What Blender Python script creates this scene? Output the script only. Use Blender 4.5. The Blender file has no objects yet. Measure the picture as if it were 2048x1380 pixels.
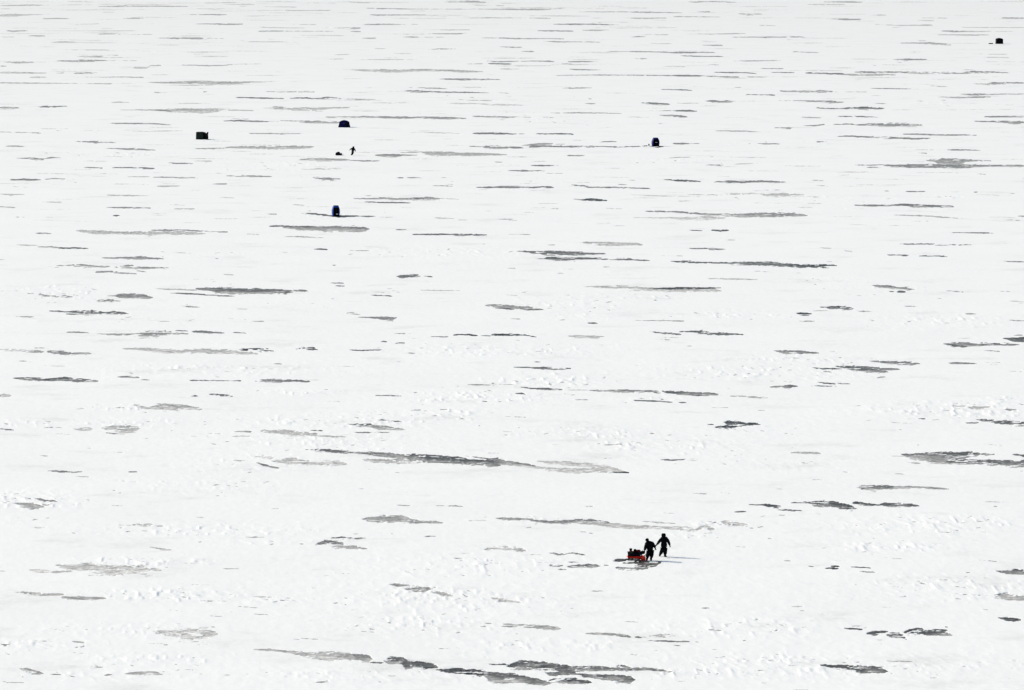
import bpy, bmesh, math, random
import numpy as np
from mathutils import Vector, Matrix, Euler

# ------------------------------------------------------------------ camera, light, exposure
scene = bpy.context.scene
COL = scene.collection
CAM_H, FPX, HOR = 47.6, 10240.0, -208.0         # metres up, focal length and horizon row in 2048 px units
PITCH = math.atan((690 - HOR) / FPX)
cam_d = bpy.data.cameras.new('camera'); cam = bpy.data.objects.new('camera', cam_d); COL.objects.link(cam)
cam.location = (0, 0, CAM_H)
cam.rotation_euler = (math.radians(90) - PITCH, 0, 0)
cam_d.sensor_width = 36.0; cam_d.lens = FPX / 2048 * 36.0
cam_d.clip_start = 1.0; cam_d.clip_end = 400000.0
scene.camera = cam

SUN_EL = 31.0                                    # sun on the left, a little beyond
az = math.radians(180 - 25); el = math.radians(SUN_EL)
sun_dir = Vector((math.cos(el) * math.cos(az), math.cos(el) * math.sin(az), math.sin(el)))
world = bpy.data.worlds.new('World'); scene.world = world; world.use_nodes = True
wn = world.node_tree.nodes; wl = world.node_tree.links
for n in list(wn): wn.remove(n)
sky = wn.new('ShaderNodeTexSky'); sky.sky_type = 'NISHITA'; sky.sun_disc = False
sky.sun_elevation = el; sky.sun_rotation = math.radians(90) - az
sky.dust_density = 2.5; sky.air_density = 1.0; sky.ozone_density = 1.0
bg = wn.new('ShaderNodeBackground'); bg.inputs['Strength'].default_value = 0.115
wo = wn.new('ShaderNodeOutputWorld')
wl.new(sky.outputs[0], bg.inputs[0]); wl.new(bg.outputs[0], wo.inputs[0])
sun_d = bpy.data.lights.new('sun', 'SUN'); sun = bpy.data.objects.new('sun', sun_d); COL.objects.link(sun)
sun_d.energy = 2.5; sun_d.angle = math.radians(0.6); sun_d.color = (1.0, 0.91, 0.785)
sun.rotation_euler = sun_dir.to_track_quat('Z', 'Y').to_euler()
sun.location = (-50, 300, 120)
scene.view_settings.view_transform = 'Standard'; scene.view_settings.look = 'None'
scene.view_settings.exposure = 0.58; scene.view_settings.gamma = 1.0
scene.view_settings.use_curve_mapping = False
scene.render.resolution_x = 1024; scene.render.resolution_y = 690

# ------------------------------------------------------------------ the lake surface, mapped out as a plan
def row_to_y(py):
    """distance along the ground of what stands at image row py"""
    a = PITCH + np.arctan((np.asarray(py, dtype=np.float64) - 690.0) / FPX)
    return CAM_H / np.tan(a)
def depth_of(y): return y * math.cos(PITCH) + CAM_H * math.sin(PITCH)
def plan(px, py):
    y = float(row_to_y(py)); return (px - 1024.0) / FPX * depth_of(y), y

def hash2(ix, iy, seed):
    h = (ix.astype(np.int64) * 374761393 + iy.astype(np.int64) * 668265263 + seed * 974711) & 0xffffffff
    h = ((h ^ (h >> 13)) * 1274126177) & 0xffffffff
    h = ((h ^ (h >> 16)) * 2246822519) & 0xffffffff
    return ((h ^ (h >> 15)) & 0xffffff).astype(np.float32) / 16777216.0
def vnoise(x, y, seed):
    xf = np.floor(x); yf = np.floor(y); fx = (x - xf).astype(np.float32); fy = (y - yf).astype(np.float32)
    ix = xf.astype(np.int64); iy = yf.astype(np.int64)
    fx = fx * fx * (3 - 2 * fx); fy = fy * fy * (3 - 2 * fy)
    a = hash2(ix, iy, seed); b = hash2(ix + 1, iy, seed); c = hash2(ix, iy + 1, seed); d = hash2(ix + 1, iy + 1, seed)
    return ((a * (1 - fx) + b * fx) * (1 - fy) + (c * (1 - fx) + d * fx) * fy) * 2 - 1
def fbm(x, y, seed, oct=3, g=0.55):
    s = np.zeros(np.broadcast(x, y).shape, np.float32); a = 1.0; t = 0.0
    for k in range(oct):
        c, sn = math.cos(0.5 * k), math.sin(0.5 * k)
        s += a * vnoise((x * c - y * sn) * 2 ** k, (x * sn + y * c) * 2 ** k, seed + 17 * k); t += a; a *= g
    return s / t

TILES = {'a': (0, 0), 'b': (700, 0), 'c': (1348, 0), 'd': (0, 350), 'e': (700, 350), 'f': (1348, 350),
         'g': (0, 690), 'h': (700, 690), 'i': (1348, 690), 'j': (0, 1030), 'k': (700, 1030), 'l': (1348, 1030)}
TS = 700.0 / 2048.0
# bare ice, and shadow lines painted beside two tents, laid out sheet by sheet: sheet | x,y,half width ... | grey of the ice or shadow | raggedness
STROKES = """
a|0,33,2 180,30,3 320,31,0|165|.2
a|0,90,5 90,88,6 150,87,3 320,82,0|185|.2
a|0,52,2 60,50,1|170|.1
a|390,10,1 470,8,2 545,12,1|180|.1
a|575,38,1 700,36,3 900,36,2 1010,37,3 1150,39,0|150|.2
a|570,58,2 690,58,1|205|.2
a|250,109,2 330,108,3 420,109,1|160|.1
a|700,108,0 790,106,3 850,108,0|160|.2
a|1050,85,0 1180,85,2 1290,86,3 1340,84,0|135|.2
a|1290,25,1 1490,27,2|180|.1
a|1500,10,1 1600,8,2 1750,12,1|180|.1
a|1740,17,1 1980,18,2|180|.1
a|1540,38,1 1740,41,2|170|.1
a|1670,62,2 1940,60,2|160|.1
a|1120,140,0 1200,139,2 1340,141,3 1420,140,2|140|.2
a|1700,143,1 1850,143,2|165|.1
a|1520,158,2 1620,162,2 1800,164,1|165|.2
a|1510,183,2 1570,182,3 1700,181,1 1950,183,1|130|.3
a|1960,163,2 2047,161,2|170|.2
a|410,180,1 740,180,2 830,179,1|180|.2
a|430,146,1 580,139,2|190|.3
a|40,179,2 85,180,4 165,179,1|140|.3
a|170,209,2 260,210,3|155|.1
a|15,217,2 80,217,2|180|.2
a|560,200,0 640,199,3 720,202,1 900,202,1|160|.3
a|900,221,0 1040,225,4 1180,224,4 1190,222,1 1330,227,1|140|.4
a|1420,244,1 1640,245,2 1760,248,0|155|.2
a|1700,221,1 1900,216,1|185|.3
a|300,246,1 380,245,3 480,246,0|170|.2
a|120,272,1 330,275,1|195|.1
a|380,292,1 640,292,2|175|.2
a|450,329,1 590,330,3 610,329,0|160|.2
a|620,323,1 690,323,3|170|.4
a|1920,347,1 2010,345,2|160|.2
a|1960,320,1 2047,318,2|160|.1
a|30,362,1 90,364,5 190,365,3 205,364,0|140|.3
a|320,355,1 440,357,5 560,355,4 640,353,1 800,355,1|140|.3
a|0,387,3 35,387,1|130|.2
a|300,409,1 640,411,1|170|.1
a|780,397,2 860,398,2 880,384,1 940,383,3|150|.5
a|1060,380,1 1200,384,3 1300,383,2 1400,375,1 1530,375,1|155|.3
a|0,427,2 190,428,3 270,427,1|140|.2
a|330,428,1 370,427,3|150|.5
a|430,429,3 520,427,3 590,427,0|125|.5
a|170,453,1 220,452,4 290,453,0|175|.2
a|520,452,1 700,450,2 840,453,3|145|.2
a|0,484,3 100,485,3 360,487,1 500,488,1 640,489,3 660,490,0|140|.2
a|860,481,0 960,484,4 1200,484,7 1350,487,8 1420,483,5 1510,481,2 1620,478,0|160|.15
a|1500,417,1 1700,421,1|195|.3
a|1560,476,1 1740,478,1|185|.3
a|900,540,3 980,541,1|150|.3
a|1190,537,4 1215,536,1|140|.2
a|1560,535,1 1640,537,1 1720,536,3 1840,537,3|115|.5
a|1380,570,2 1500,573,3 1660,576,3|90|.3
a|1700,575,2 1800,574,4 1870,576,2 1910,571,6 1960,573,3 2047,580,2|80|.4
a|0,630,4 70,631,5 120,631,1|105|.3
a|225,625,2 280,624,4 390,621,2|90|.4
a|640,600,1 700,598,3 770,600,0|165|.3
a|700,643,1 900,644,3 1000,647,8 1160,648,11 1260,647,8 1320,645,3 1490,648,2|165|.25
a|910,645,3 1000,650,3|90|.3
a|1540,632,0 1640,634,6 1730,640,6 1800,637,9 1880,638,8 1950,630,3 2047,629,2|170|.5
a|1580,622,1 1660,627,2|130|.2
a|620,719,0 680,722,3 880,723,3 910,725,4 1000,730,1|120|.25
a|1310,708,2 1420,707,4 1510,709,3 1590,711,1|100|.3
a|1360,694,1 1460,697,2|170|.4
a|1640,704,1 1800,713,6 1960,716,5 2047,716,1|145|.25
a|1900,685,2 1960,684,4 2047,682,4|150|.3
a|240,753,1 400,753,1|130|.6
a|0,772,1 180,776,2 240,779,3|140|.5
a|330,765,2 360,762,2|110|.2
a|1450,780,2 1590,782,3 1650,784,3 1770,782,1|130|.3
a|440,829,1 560,832,6 620,834,4 690,836,1|120|.3
a|25,856,1 90,854,4 170,857,0|150|.3
a|610,868,1 700,871,3 790,873,5 900,877,1|115|.3
a|1140,868,1 1200,870,3 1290,867,3 1310,868,2|110|.5
a|1320,862,2 1420,861,6 1500,864,8 1700,863,10 1800,860,5 1840,858,1|155|.3
a|90,925,0 200,930,6 250,933,4 300,922,3 360,924,1|120|.5
a|1740,936,0 1800,931,5 1900,932,7 2047,936,3|150|.25
a|490,980,1 550,982,4 600,984,4|110|.5
a|660,981,2 780,982,3 900,984,4|80|.3
a|990,953,2 1060,956,4 1130,958,2|100|.6
a|600,915,1 720,917,1|190|.2
a|1140,942,1 1240,943,2|150|.2
b|550,11,1 740,10,3 810,14,1|145|.2
b|0,14,2 130,17,1|160|.2
b|100,48,2 200,51,3 440,53,1 800,53,1 960,55,4 1160,54,3 1270,50,0|155|.2
b|720,32,1 900,34,2|165|.2
b|120,87,3 210,88,3 440,86,1|150|.2
b|350,64,1 440,64,2|190|.2
b|640,106,1 850,103,2 870,105,2 1000,104,1 1170,106,2|150|.2
b|1190,142,1 1300,142,3 1420,142,3 1540,145,1 1600,144,0|110|.3
b|80,142,2 220,142,3 330,143,1|120|.3
b|350,141,1 400,141,2|150|.2
b|0,164,2 70,163,3|145|.2
b|0,182,1 60,184,3|145|.2
b|1100,180,2 1250,181,3 1310,182,2|130|.2
b|1360,177,2 1480,178,2|150|.2
b|310,203,1 480,196,1 640,197,3 680,193,1|145|.3
b|310,216,1 370,217,3 430,217,1 550,217,1|150|.2
b|500,174,1 700,175,3|170|.3
b|730,221,1 900,222,2 960,225,3 1100,226,2 1250,227,2|145|.2
b|60,223,1 150,224,3|155|.1
b|1130,241,1 1220,244,3 1330,245,2 1470,246,2|155|.3
b|1640,216,1 1690,215,3 1740,213,1|125|.2
b|1700,202,1 1860,203,2|165|.2
b|860,273,1 940,276,3 1010,276,1|130|.3
b|460,291,1 520,287,4 620,285,1|160|.5
b|130,283,1 210,284,2|165|.1
b|1000,300,1 1080,302,3|150|.2
b|250,311,1 370,313,2|190|.2
b|1500,300,1 1700,302,2 1890,306,3 2047,307,3|140|.2
b|1760,253,1 1880,255,2|170|.2
b|1330,70,1 1500,70,2 1750,71,3 1950,74,1|150|.2
b|1640,107,1 1720,107,3 1860,104,2|165|.2
b|1420,162,1 1700,163,2 1920,161,1|185|.2
b|1950,327,2 2047,330,2|120|.2
b|800,357,2 850,360,2 1000,359,2 1080,357,2 1190,360,3|130|.3
b|1280,361,3 1370,360,3 1450,360,1|130|.3
b|690,374,2 780,373,2|150|.2
b|810,372,3 880,373,4 945,374,2|110|.2
b|1240,371,1 1300,374,3|160|.5
b|880,403,3 1000,403,1|180|.3
b|1290,405,2 1370,408,3 1470,408,1|140|.2
b|1660,343,1 1740,343,3|150|.3
b|1820,388,1 1960,390,2|165|.2
b|0,408,1 150,414,6 230,415,8 290,416,6 380,410,6 460,411,5 600,414,5 680,417,4 780,419,1|165|.25
b|1180,443,1 1300,441,2 1450,438,2 1700,440,2 2047,442,3|120|.25
b|500,461,1 560,463,3 680,465,5 780,465,4 880,466,2|120|.3
b|340,512,1 400,514,1 500,516,3 570,519,1|135|.3
b|320,531,2 380,535,5 480,537,3 700,541,3 820,544,1|95|.25
b|870,544,2 930,546,2|130|.3
b|1240,515,2 1330,515,3 1420,514,1|150|.2
b|1810,523,1 1890,524,3 2000,530,2|110|.3
b|0,580,3 150,580,1|150|.2
b|630,584,1 740,588,2 830,590,2|135|.3
b|570,604,1 660,605,4 760,606,2 830,613,4 960,614,4 1030,618,1|195|.3
b|0,622,2 60,622,1|150|.2
b|1370,605,1 1440,607,3|140|.3
b|1690,602,1 1760,604,6 1870,609,3|110|.3
b|1910,603,2 2047,604,1|170|.4
b|1740,648,1 1900,648,2 1970,649,4 2030,650,2|100|.3
b|1170,660,1 1300,661,3 1480,661,2 1590,664,1|145|.3
b|1800,672,0 1840,676,5 1940,680,5 1980,684,1|150|.3
b|0,683,3 130,684,5 250,688,6 400,687,6 560,691,6 680,691,2|125|.25
b|720,680,2 830,683,4 900,685,4 960,685,2 1060,686,1|130|.3
b|1130,686,2 1190,688,2|140|.3
b|340,773,1 520,777,2 640,780,1|165|.3
b|725,780,3 850,780,5 970,783,3|85|.3
b|990,783,2 1020,783,2|120|.2
b|1090,783,2 1200,784,3 1310,785,3|80|.4
b|700,857,2 800,860,5 870,862,8 930,862,5 1000,862,3|130|.3
b|940,866,3 1010,866,3|90|.2
b|1010,852,3 1080,846,6 1130,843,6 1210,844,3 1280,843,1|150|.5
b|1050,858,5 1130,855,4 1280,859,3 1400,859,4 1480,858,3 1580,860,2 1740,854,2|90|.4
b|1370,859,3 1460,858,4|55|.3
b|1460,832,1 1490,829,2 1555,828,3|90|.3
b|1890,838,2 1960,839,3 2047,841,3|120|.2
b|150,908,3 200,910,7 270,911,7 310,907,3 400,908,1|120|.2
b|300,892,3 420,892,4 480,900,10 560,902,12 680,903,9 820,903,6 930,906,1|165|.2
b|0,938,2 90,941,3 170,941,2|125|.2
b|1250,910,1 1340,911,3 1380,909,1|120|.2
b|1870,922,2 2000,919,1|150|.2
b|1060,968,2 1140,969,4 1220,969,1|90|.3
b|930,998,2 1010,999,4 1150,1000,1|105|.2
b|840,948,1 890,949,3|150|.4
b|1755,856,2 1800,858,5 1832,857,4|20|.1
c|80,11,1 240,11,3 400,13,1|140|.2
c|860,12,1 1010,12,3 1110,12,1|140|.2
c|760,25,1 900,26,2 1000,27,1|150|.2
c|130,68,1 210,68,3|150|.2
c|370,80,1 440,85,5 520,82,2|175|.5
c|1150,89,1 1240,88,2|150|.2
c|890,110,0 1010,113,4 1110,112,1|140|.2
c|0,97,2 200,98,2 280,100,1|140|.2
c|1920,104,2 2047,105,3|130|.2
c|1440,104,1 1600,106,2|170|.2
c|1410,118,1 1520,121,2|165|.2
c|500,148,2 600,150,1|170|.2
c|1180,142,1 1300,147,1 1510,147,3|150|.2
c|1680,160,1 2047,161,2|170|.2
c|1560,181,1 1640,183,4 1830,185,1|140|.2
c|1540,203,1 1760,205,3 1880,204,1|145|.2
c|130,197,1 210,199,3 420,196,1|160|.3
c|340,217,1 530,218,3 660,217,2|120|.2
c|680,216,3 780,217,1|130|.2
c|150,240,1 270,241,1|170|.2
c|160,264,1 290,265,3|150|.2
c|1310,251,1 1500,252,5 1620,262,3|150|.3
c|1560,253,1 1790,253,1|180|.2
c|700,303,3 850,308,1|150|.2
c|0,307,3 150,306,2 240,307,2|125|.2
c|40,326,1 140,329,3 290,330,1|100|.2
c|340,357,1 450,356,3 640,354,1|165|.3
c|1060,345,1 1180,346,2|170|.2
c|1260,348,0 1360,349,6 1480,347,2|130|.3
c|200,376,1 260,378,2|130|.2
c|510,400,1 640,401,3|130|.3
c|1750,315,1 1950,318,2|170|.3
c|1800,334,1 1960,336,2|160|.3
c|230,423,2 350,424,3 430,425,2 480,430,2|100|.2
c|560,423,1 700,424,3|110|.3
c|770,426,3 850,429,4 990,431,3|90|.3
c|950,435,2 1100,438,6 1300,438,2|160|.2
c|1060,421,2 1200,422,5 1400,424,4 1560,428,6 1700,427,5 1750,421,5 1860,424,4 1970,427,1|125|.4
c|0,443,4 150,444,3 260,449,3 380,450,2|120|.2
c|420,450,2 540,451,2|130|.2
c|1840,483,2 2047,485,3|125|.3
c|1750,489,1 1830,493,6 1940,492,2|160|.5
c|1150,517,1 1250,519,3 1390,521,2|125|.2
c|0,524,5 60,526,3 100,528,1|110|.2
c|1490,502,1 1600,507,2|170|.2
c|350,510,1 400,511,2|140|.4
c|620,532,2 720,535,5 820,537,5 880,535,8 920,537,4 960,538,1|140|.4
c|980,536,1 1130,537,2|160|.2
c|420,556,3 500,556,3 590,556,3|100|.4
c|1670,549,1 1800,553,5 1900,551,2 2047,549,4|125|.3
c|1540,568,1 1700,569,2 1850,568,3|120|.3
c|180,590,1 250,593,6 330,594,4 350,592,1|105|.4
c|590,590,1 750,589,2 860,594,5 940,596,4 1000,598,1|125|.3
c|1170,605,1 1240,606,3|150|.2
c|840,630,4 880,633,2 970,634,2 1050,632,4 1100,632,8 1200,633,5 1235,634,1|90|.35
c|0,649,4 100,649,5 130,650,1|95|.3
c|0,681,4 80,683,2|110|.2
c|735,685,2 860,688,3|160|.3
c|950,680,1 1000,682,4 1090,682,3 1200,685,1|95|.3
c|1820,683,3 1860,684,5 1960,681,2 2047,680,2|120|.2
c|1760,708,2 1900,711,4 1990,716,7 2047,717,7|110|.2
c|930,728,1 1010,728,6 1080,731,4 1140,727,5 1240,730,8 1340,729,8 1450,731,2|120|.45
c|590,748,2 680,750,4 700,748,1|130|.4
c|760,735,1 840,734,4 880,727,3|120|.5
c|240,766,1 380,768,4 500,771,1|145|.2
c|0,840,3 120,841,4|110|.3
c|490,840,1 615,842,3|105|.3
c|835,828,4 900,829,1|110|.2
c|1340,784,3 1430,786,4 1560,789,3 1700,790,3 1790,792,1|105|.3
c|950,798,1 1020,796,3 1120,801,4 1250,805,5 1380,811,4 1500,808,2|110|.3
c|1600,877,2 1660,876,4 1790,880,2|110|.3
c|1430,894,1 1480,897,3|140|.2
c|0,920,2 100,920,2|130|.2
c|190,966,1 240,965,3 290,966,2|100|.3
c|350,960,1 440,957,2|140|.4
c|1480,936,3 1530,938,7 1600,942,13 1680,940,10 1730,938,6 1860,940,1|135|.4
c|1540,950,5 1650,958,6 1700,948,5|150|.5
c|1230,966,3 1300,970,5 1400,968,7 1550,970,8 1700,970,7 1900,968,4 2047,970,5|125|.3
c|1270,976,2 1400,978,3 1750,978,2|110|.3
c|1060,964,1 1150,966,3 1230,963,1|120|.4
c|1130,979,2 1210,979,3|110|.3
d|60,28,2 140,27,6 240,28,2|90|.4
d|270,24,3 330,20,4 400,24,1|150|.6
d|740,8,1 870,9,2|150|.2
d|900,12,3 1000,12,2 1060,14,4 1140,14,2|120|.3
d|1330,4,2 1440,5,5 1590,8,2|125|.3
d|1830,14,3 1880,20,8 1940,24,7 2000,21,1|125|.35
d|1240,52,1 1325,52,4|130|.2
d|920,64,3 1050,63,2|165|.3
d|0,112,2 140,114,2|165|.2
d|620,118,2 760,121,3 880,124,1|160|.4
d|240,158,1 360,160,3|175|.2
d|0,186,3 90,190,2|155|.2
d|600,188,1 720,190,3 880,193,2|115|.4
d|1020,198,2 1140,198,2|140|.4
d|665,236,4 698,236,3|50|.2
d|605,235,1 640,234,1|160|.3
d|1560,227,1 1615,228,4|130|.3
d|1780,221,1 1850,229,6 1910,237,5 1960,240,3 2080,240,3 2120,241,2 2160,241,3 2200,242,1|85|.4
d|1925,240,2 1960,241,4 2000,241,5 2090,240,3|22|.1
d|210,340,3 250,339,5 295,341,2|110|.5
d|450,325,2 490,329,6 620,335,8 760,340,8 880,341,9 990,338,10 1090,340,9 1200,342,2|170|.35
d|890,321,3 960,320,3 1080,322,2 1140,325,4 1240,331,2 1330,332,3|115|.4
d|1580,300,4 1640,300,6 1700,306,7 1800,311,10 1950,317,14 2060,319,15 2110,320,14 2160,314,4|125|.15
d|1580,300,3 1680,302,3 1830,300,3|75|.2
d|1660,360,1 1770,362,3 1900,368,1|165|.2
d|215,420,2 300,420,4 350,425,4|140|.5
d|340,427,3 420,427,5 515,429,4|25|.2
d|600,485,2 690,486,4 760,486,7 830,486,9 890,490,5 960,492,3|125|.3
d|330,532,1 400,529,3 470,530,7 560,534,5 640,535,4|130|.5
d|680,539,3 750,536,9 850,543,6 1000,547,4|120|.55
d|560,569,5 640,565,4 700,572,4 800,578,2|130|.5
d|800,560,2 850,566,3|120|.4
d|160,692,2 230,698,4 300,704,7 350,706,5 420,712,4|115|.7
d|670,705,5 700,706,10 780,709,12 860,713,10 890,716,5|125|.12
d|630,706,1 680,706,3|130|.4
d|570,735,4 640,736,9 700,736,4|125|.4
d|910,663,1 1000,667,3 1090,672,4 1150,675,4|170|.4
d|1150,665,5 1200,670,9 1270,673,12 1350,678,14 1460,681,14 1600,681,13 1690,687,10 1720,680,5 1795,678,5|95|.2
d|1000,690,1 1120,694,3 1240,703,3 1370,709,3|75|.4
d|290,795,2 380,798,4 470,802,6 530,803,9 600,807,6 660,805,7 750,811,4|90|.45
d|385,812,2 430,813,3 480,813,1|60|.3
d|80,828,1 200,831,3|120|.2
d|930,856,1 990,857,3|160|.3
d|1470,857,1 1540,857,3|130|.4
d|1920,632,2 2010,633,3|80|.3
d|1960,648,1 2020,649,3|100|.3
d|1950,526,3 1965,526,2|70|.2
d|1840,434,3 1885,433,4 1920,435,2|55|.3
d|390,920,3 480,922,5 520,925,2|125|.3
d|560,930,1 640,933,3 760,935,4 850,932,12 930,926,12 1000,924,8 1100,930,4|130|.75
d|1030,911,3 1110,914,2|75|.3
d|1130,916,5 1200,920,7 1310,924,3|90|.2
d|1370,921,2 1440,926,3|120|.5
d|1420,1017,4 1540,1020,4|60|.4
d|1750,1020,6 1830,1018,6|50|.6
e|480,62,2 560,65,3 600,66,1|85|.3
e|740,72,2 800,73,4 880,72,4 960,72,5 1080,74,4 1130,70,4 1190,73,3|85|.35
e|870,66,2 1000,66,2|130|.4
e|1290,56,1 1340,62,4 1390,66,4|95|.4
e|1380,71,3 1540,75,4 1650,78,3 1760,80,2|90|.25
e|340,14,4 430,17,2|110|.4
e|270,15,1 310,16,3|110|.3
e|1840,28,3 1940,32,4 2047,39,4|75|.25
e|1630,31,1 1720,33,2|150|.4
e|1350,144,3 1410,142,5 1500,148,4|30|.3
e|1310,140,2 1370,145,2|140|.5
e|20,138,2 130,139,4 190,134,6 270,140,4 390,138,6 440,134,7 520,138,4 640,141,1|140|.5
e|370,134,3 430,137,4|70|.3
e|90,157,2 200,160,3 355,162,3|85|.2
e|1640,115,1 1800,121,2 2047,128,2|195|.5
e|1170,198,2 1220,197,3|150|.5
e|1730,212,2 1860,213,4 1940,216,4 2000,222,4 2047,223,5|100|.3
e|1650,248,1 1860,250,4 2000,250,5 2100,247,8 2200,250,2|190|.3
e|0,241,3 30,242,1|85|.2
e|610,262,1 690,263,2|175|.3
e|0,318,13 60,317,11 110,315,4|105|.2
e|270,319,2 330,319,3|90|.3
e|370,346,4 450,347,3 530,346,5 600,349,4 680,348,5 800,350,3|80|.25
e|930,346,1 1060,347,2|150|.3
e|1990,322,2 2047,325,3|60|.2
e|1360,394,3 1440,400,8 1560,404,9 1690,406,8 1715,409,3|175|.3
e|1160,408,2 1200,408,2|150|.4
e|975,447,2 1050,451,5 1130,456,6 1180,454,7 1250,460,9 1330,461,9 1420,464,6 1500,461,3|105|.3
e|1090,491,1 1160,490,3 1200,484,7 1250,487,8 1310,491,8 1480,485,2|75|.4
e|1250,493,6 1400,492,3 1550,494,3 1750,501,3|65|.3
e|1560,487,1 1650,490,2|80|.3
e|1880,507,2 1980,510,3 2047,512,3|65|.1
e|280,594,7 340,594,8 410,592,5|100|.25
e|330,583,1 400,582,3|110|.6
e|440,591,2 480,595,4|70|.3
e|1220,572,2 1250,573,2|70|.2
e|400,673,1 560,676,2 640,677,1|150|.4
e|120,702,2 190,706,3 250,709,3|40|.4
e|0,441,1 110,443,2|110|.4
e|1360,653,1 1500,655,6 1600,657,9 1700,662,7 1800,668,8 1950,672,9 2100,672,10 2170,678,4|180|.35
e|1740,662,1 1860,663,5 1950,664,4 2060,661,4 2170,661,3|35|.25
e|800,764,6 880,768,8 960,776,8 1050,783,9 1130,788,3|130|.2
e|850,780,3 920,783,4 960,789,3|60|.4
e|1050,786,6 1130,789,3|80|.2
e|50,833,2 110,835,4 180,838,10 250,841,10 270,835,6|120|.2
e|1395,866,3 1445,866,3|50|.2
e|1660,850,1 1950,853,3|160|.5
e|605,937,4 700,935,5 740,938,4|35|.3
e|770,939,2 830,941,2|50|.3
e|830,934,4 930,933,5 1030,937,3 1090,947,2|35|.3
e|460,944,1 575,946,3|120|.3
e|1280,940,4 1330,945,7 1400,946,6 1440,948,7 1490,943,3|180|.25
e|1755,914,2 1830,921,4 1930,928,4|60|.4
e|1930,914,2 2000,914,4 2060,921,10 2130,928,9 2200,928,8 2300,932,4|75|.55
e|190,975,5 215,975,4|60|.5
e|270,985,3 320,984,4|50|.5
f|0,34,3 80,35,4 150,38,4|65|.2
f|240,42,4 300,40,7 400,43,6 480,37,5 650,41,4|115|.3
f|450,45,2 560,42,2|170|.3
f|1360,95,2 1470,96,3|85|.3
f|1235,92,2 1260,93,2|90|.3
f|1760,100,3 1775,100,2|70|.2
f|80,115,1 300,117,3 470,108,5 560,113,7 700,116,5 780,116,2|180|.6
f|1060,175,2 1150,178,4 1260,178,4 1340,173,4 1400,179,7 1500,183,6 1635,184,4|95|.2
f|1300,175,2 1400,180,3|70|.3
f|0,214,4 90,223,3 250,230,4 350,235,7 430,236,11 520,235,11 620,235,11 700,230,9 775,235,4|135|.35
f|0,252,4 80,250,8 180,252,2|200|.4
f|1280,232,1 1450,236,3 1690,255,2|150|.6
f|100,323,2 165,325,3|60|.2
f|220,321,3 270,323,6 320,322,3|45|.4
f|1620,336,1 1800,338,4 1880,341,1|105|.3
f|90,430,2 200,431,4 300,435,3|70|.25
f|300,380,1 355,380,2|130|.3
f|1320,403,2 1480,403,4 1540,408,4 1740,408,2|80|.5
f|1250,468,2 1300,470,5 1380,470,2|70|.5
f|1440,474,3 1570,476,4 1600,478,1|30|.3
f|0,508,3 200,514,4 330,516,5|60|.3
f|330,517,8 420,521,10 530,521,12 600,525,11 660,530,10 740,532,9|95|.3
f|680,531,8 800,532,9 880,534,8 960,531,4|45|.6
f|1930,505,2 2047,509,3|80|.1
f|190,606,1 320,610,4 490,612,1|180|.4
f|0,662,6 170,661,4|35|.2
f|1160,647,2 1240,652,7 1310,660,5 1390,668,4|100|.3
f|1265,681,4 1290,682,2|50|.3
f|1310,683,6 1350,684,6|70|.3
f|860,773,4 1010,769,3|35|.2
f|900,779,3 960,780,6 1040,781,8 1045,783,4|90|.5
f|720,808,3 800,811,4|40|.3
f|735,820,2 790,820,3|45|.3
f|820,795,1 900,793,2|150|.3
f|0,928,4 40,931,3|70|.3
f|1580,988,4 1640,990,10 1700,990,11 1760,992,6 1860,994,3 2020,992,4|120|.3
f|1800,980,5 1870,986,4 1960,982,3|70|.6
f|1930,952,3 1980,957,8 2047,960,13 2120,964,14|50|.2
f|1990,935,2 2040,933,3|60|.2
g|0,28,5 100,32,6 200,40,8 260,40,5|155|.6
g|280,40,7 360,46,10 420,50,7 470,48,8 530,50,4|130|.35
g|720,22,3 850,26,7 960,33,9 1080,36,9 1200,34,8 1320,40,8 1510,54,6|175|.3
g|1210,29,2 1350,31,3|110|.4
g|1400,30,6 1450,31,6|35|.4
g|1480,27,4 1560,32,8 1600,38,3|40|.5
g|1720,24,2 1790,23,10 1850,27,8|60|.6
g|80,193,2 150,196,7 210,197,8 290,203,7 380,198,11 440,203,10 500,208,8 570,210,5|75|.2
g|690,188,2 760,186,6 810,190,4|100|.5
g|830,204,2 880,206,3|90|.3
g|1110,206,2 1300,209,2 1410,211,4|80|.5
g|1500,210,5 1570,206,7 1650,212,8 1730,211,5 1810,214,7|105|.55
g|1120,298,3 1160,297,4|50|.3
g|1230,287,4 1300,291,6 1370,299,3|55|.6
g|0,294,7 60,294,6|180|.6
g|790,350,5 870,370,7 940,358,15 1050,362,13 1120,364,10 1185,374,3|170|.45
g|0,490,3 80,497,3|110|.3
g|440,490,8 490,495,10 540,490,8|190|.5
g|600,485,6 700,490,15 790,490,17 810,485,8|165|.5
g|620,512,2 690,518,3|120|.3
g|1370,505,2 1470,506,4|150|.4
g|1530,502,6 1620,507,12 1700,513,12 1790,520,8 1850,528,5 1950,536,4 2020,537,5|175|.3
g|1820,500,4 1890,501,4|80|.4
g|1790,612,3 1830,614,4|70|.4
g|1845,615,7 1900,617,7 2047,626,8|60|.2
g|1600,680,4 1690,681,16 1760,684,14 1860,690,8 1980,688,10 2030,695,4|185|.4
g|1480,655,5 1600,658,6|210|.5
g|1505,688,2 1540,701,5 1600,713,4 1630,718,3|100|.3
g|280,735,2 350,739,5 420,741,5 480,741,3|120|.4
g|755,740,4 800,741,3|120|.3
g|80,925,3 150,930,8 200,935,10 255,944,5|150|.3
g|130,947,2 180,950,8 240,948,5|150|.3
g|150,893,2 180,897,3|90|.3
g|210,897,3 240,904,7 280,910,5 335,914,2|120|.3
g|255,934,4 285,933,3|90|.3
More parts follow.
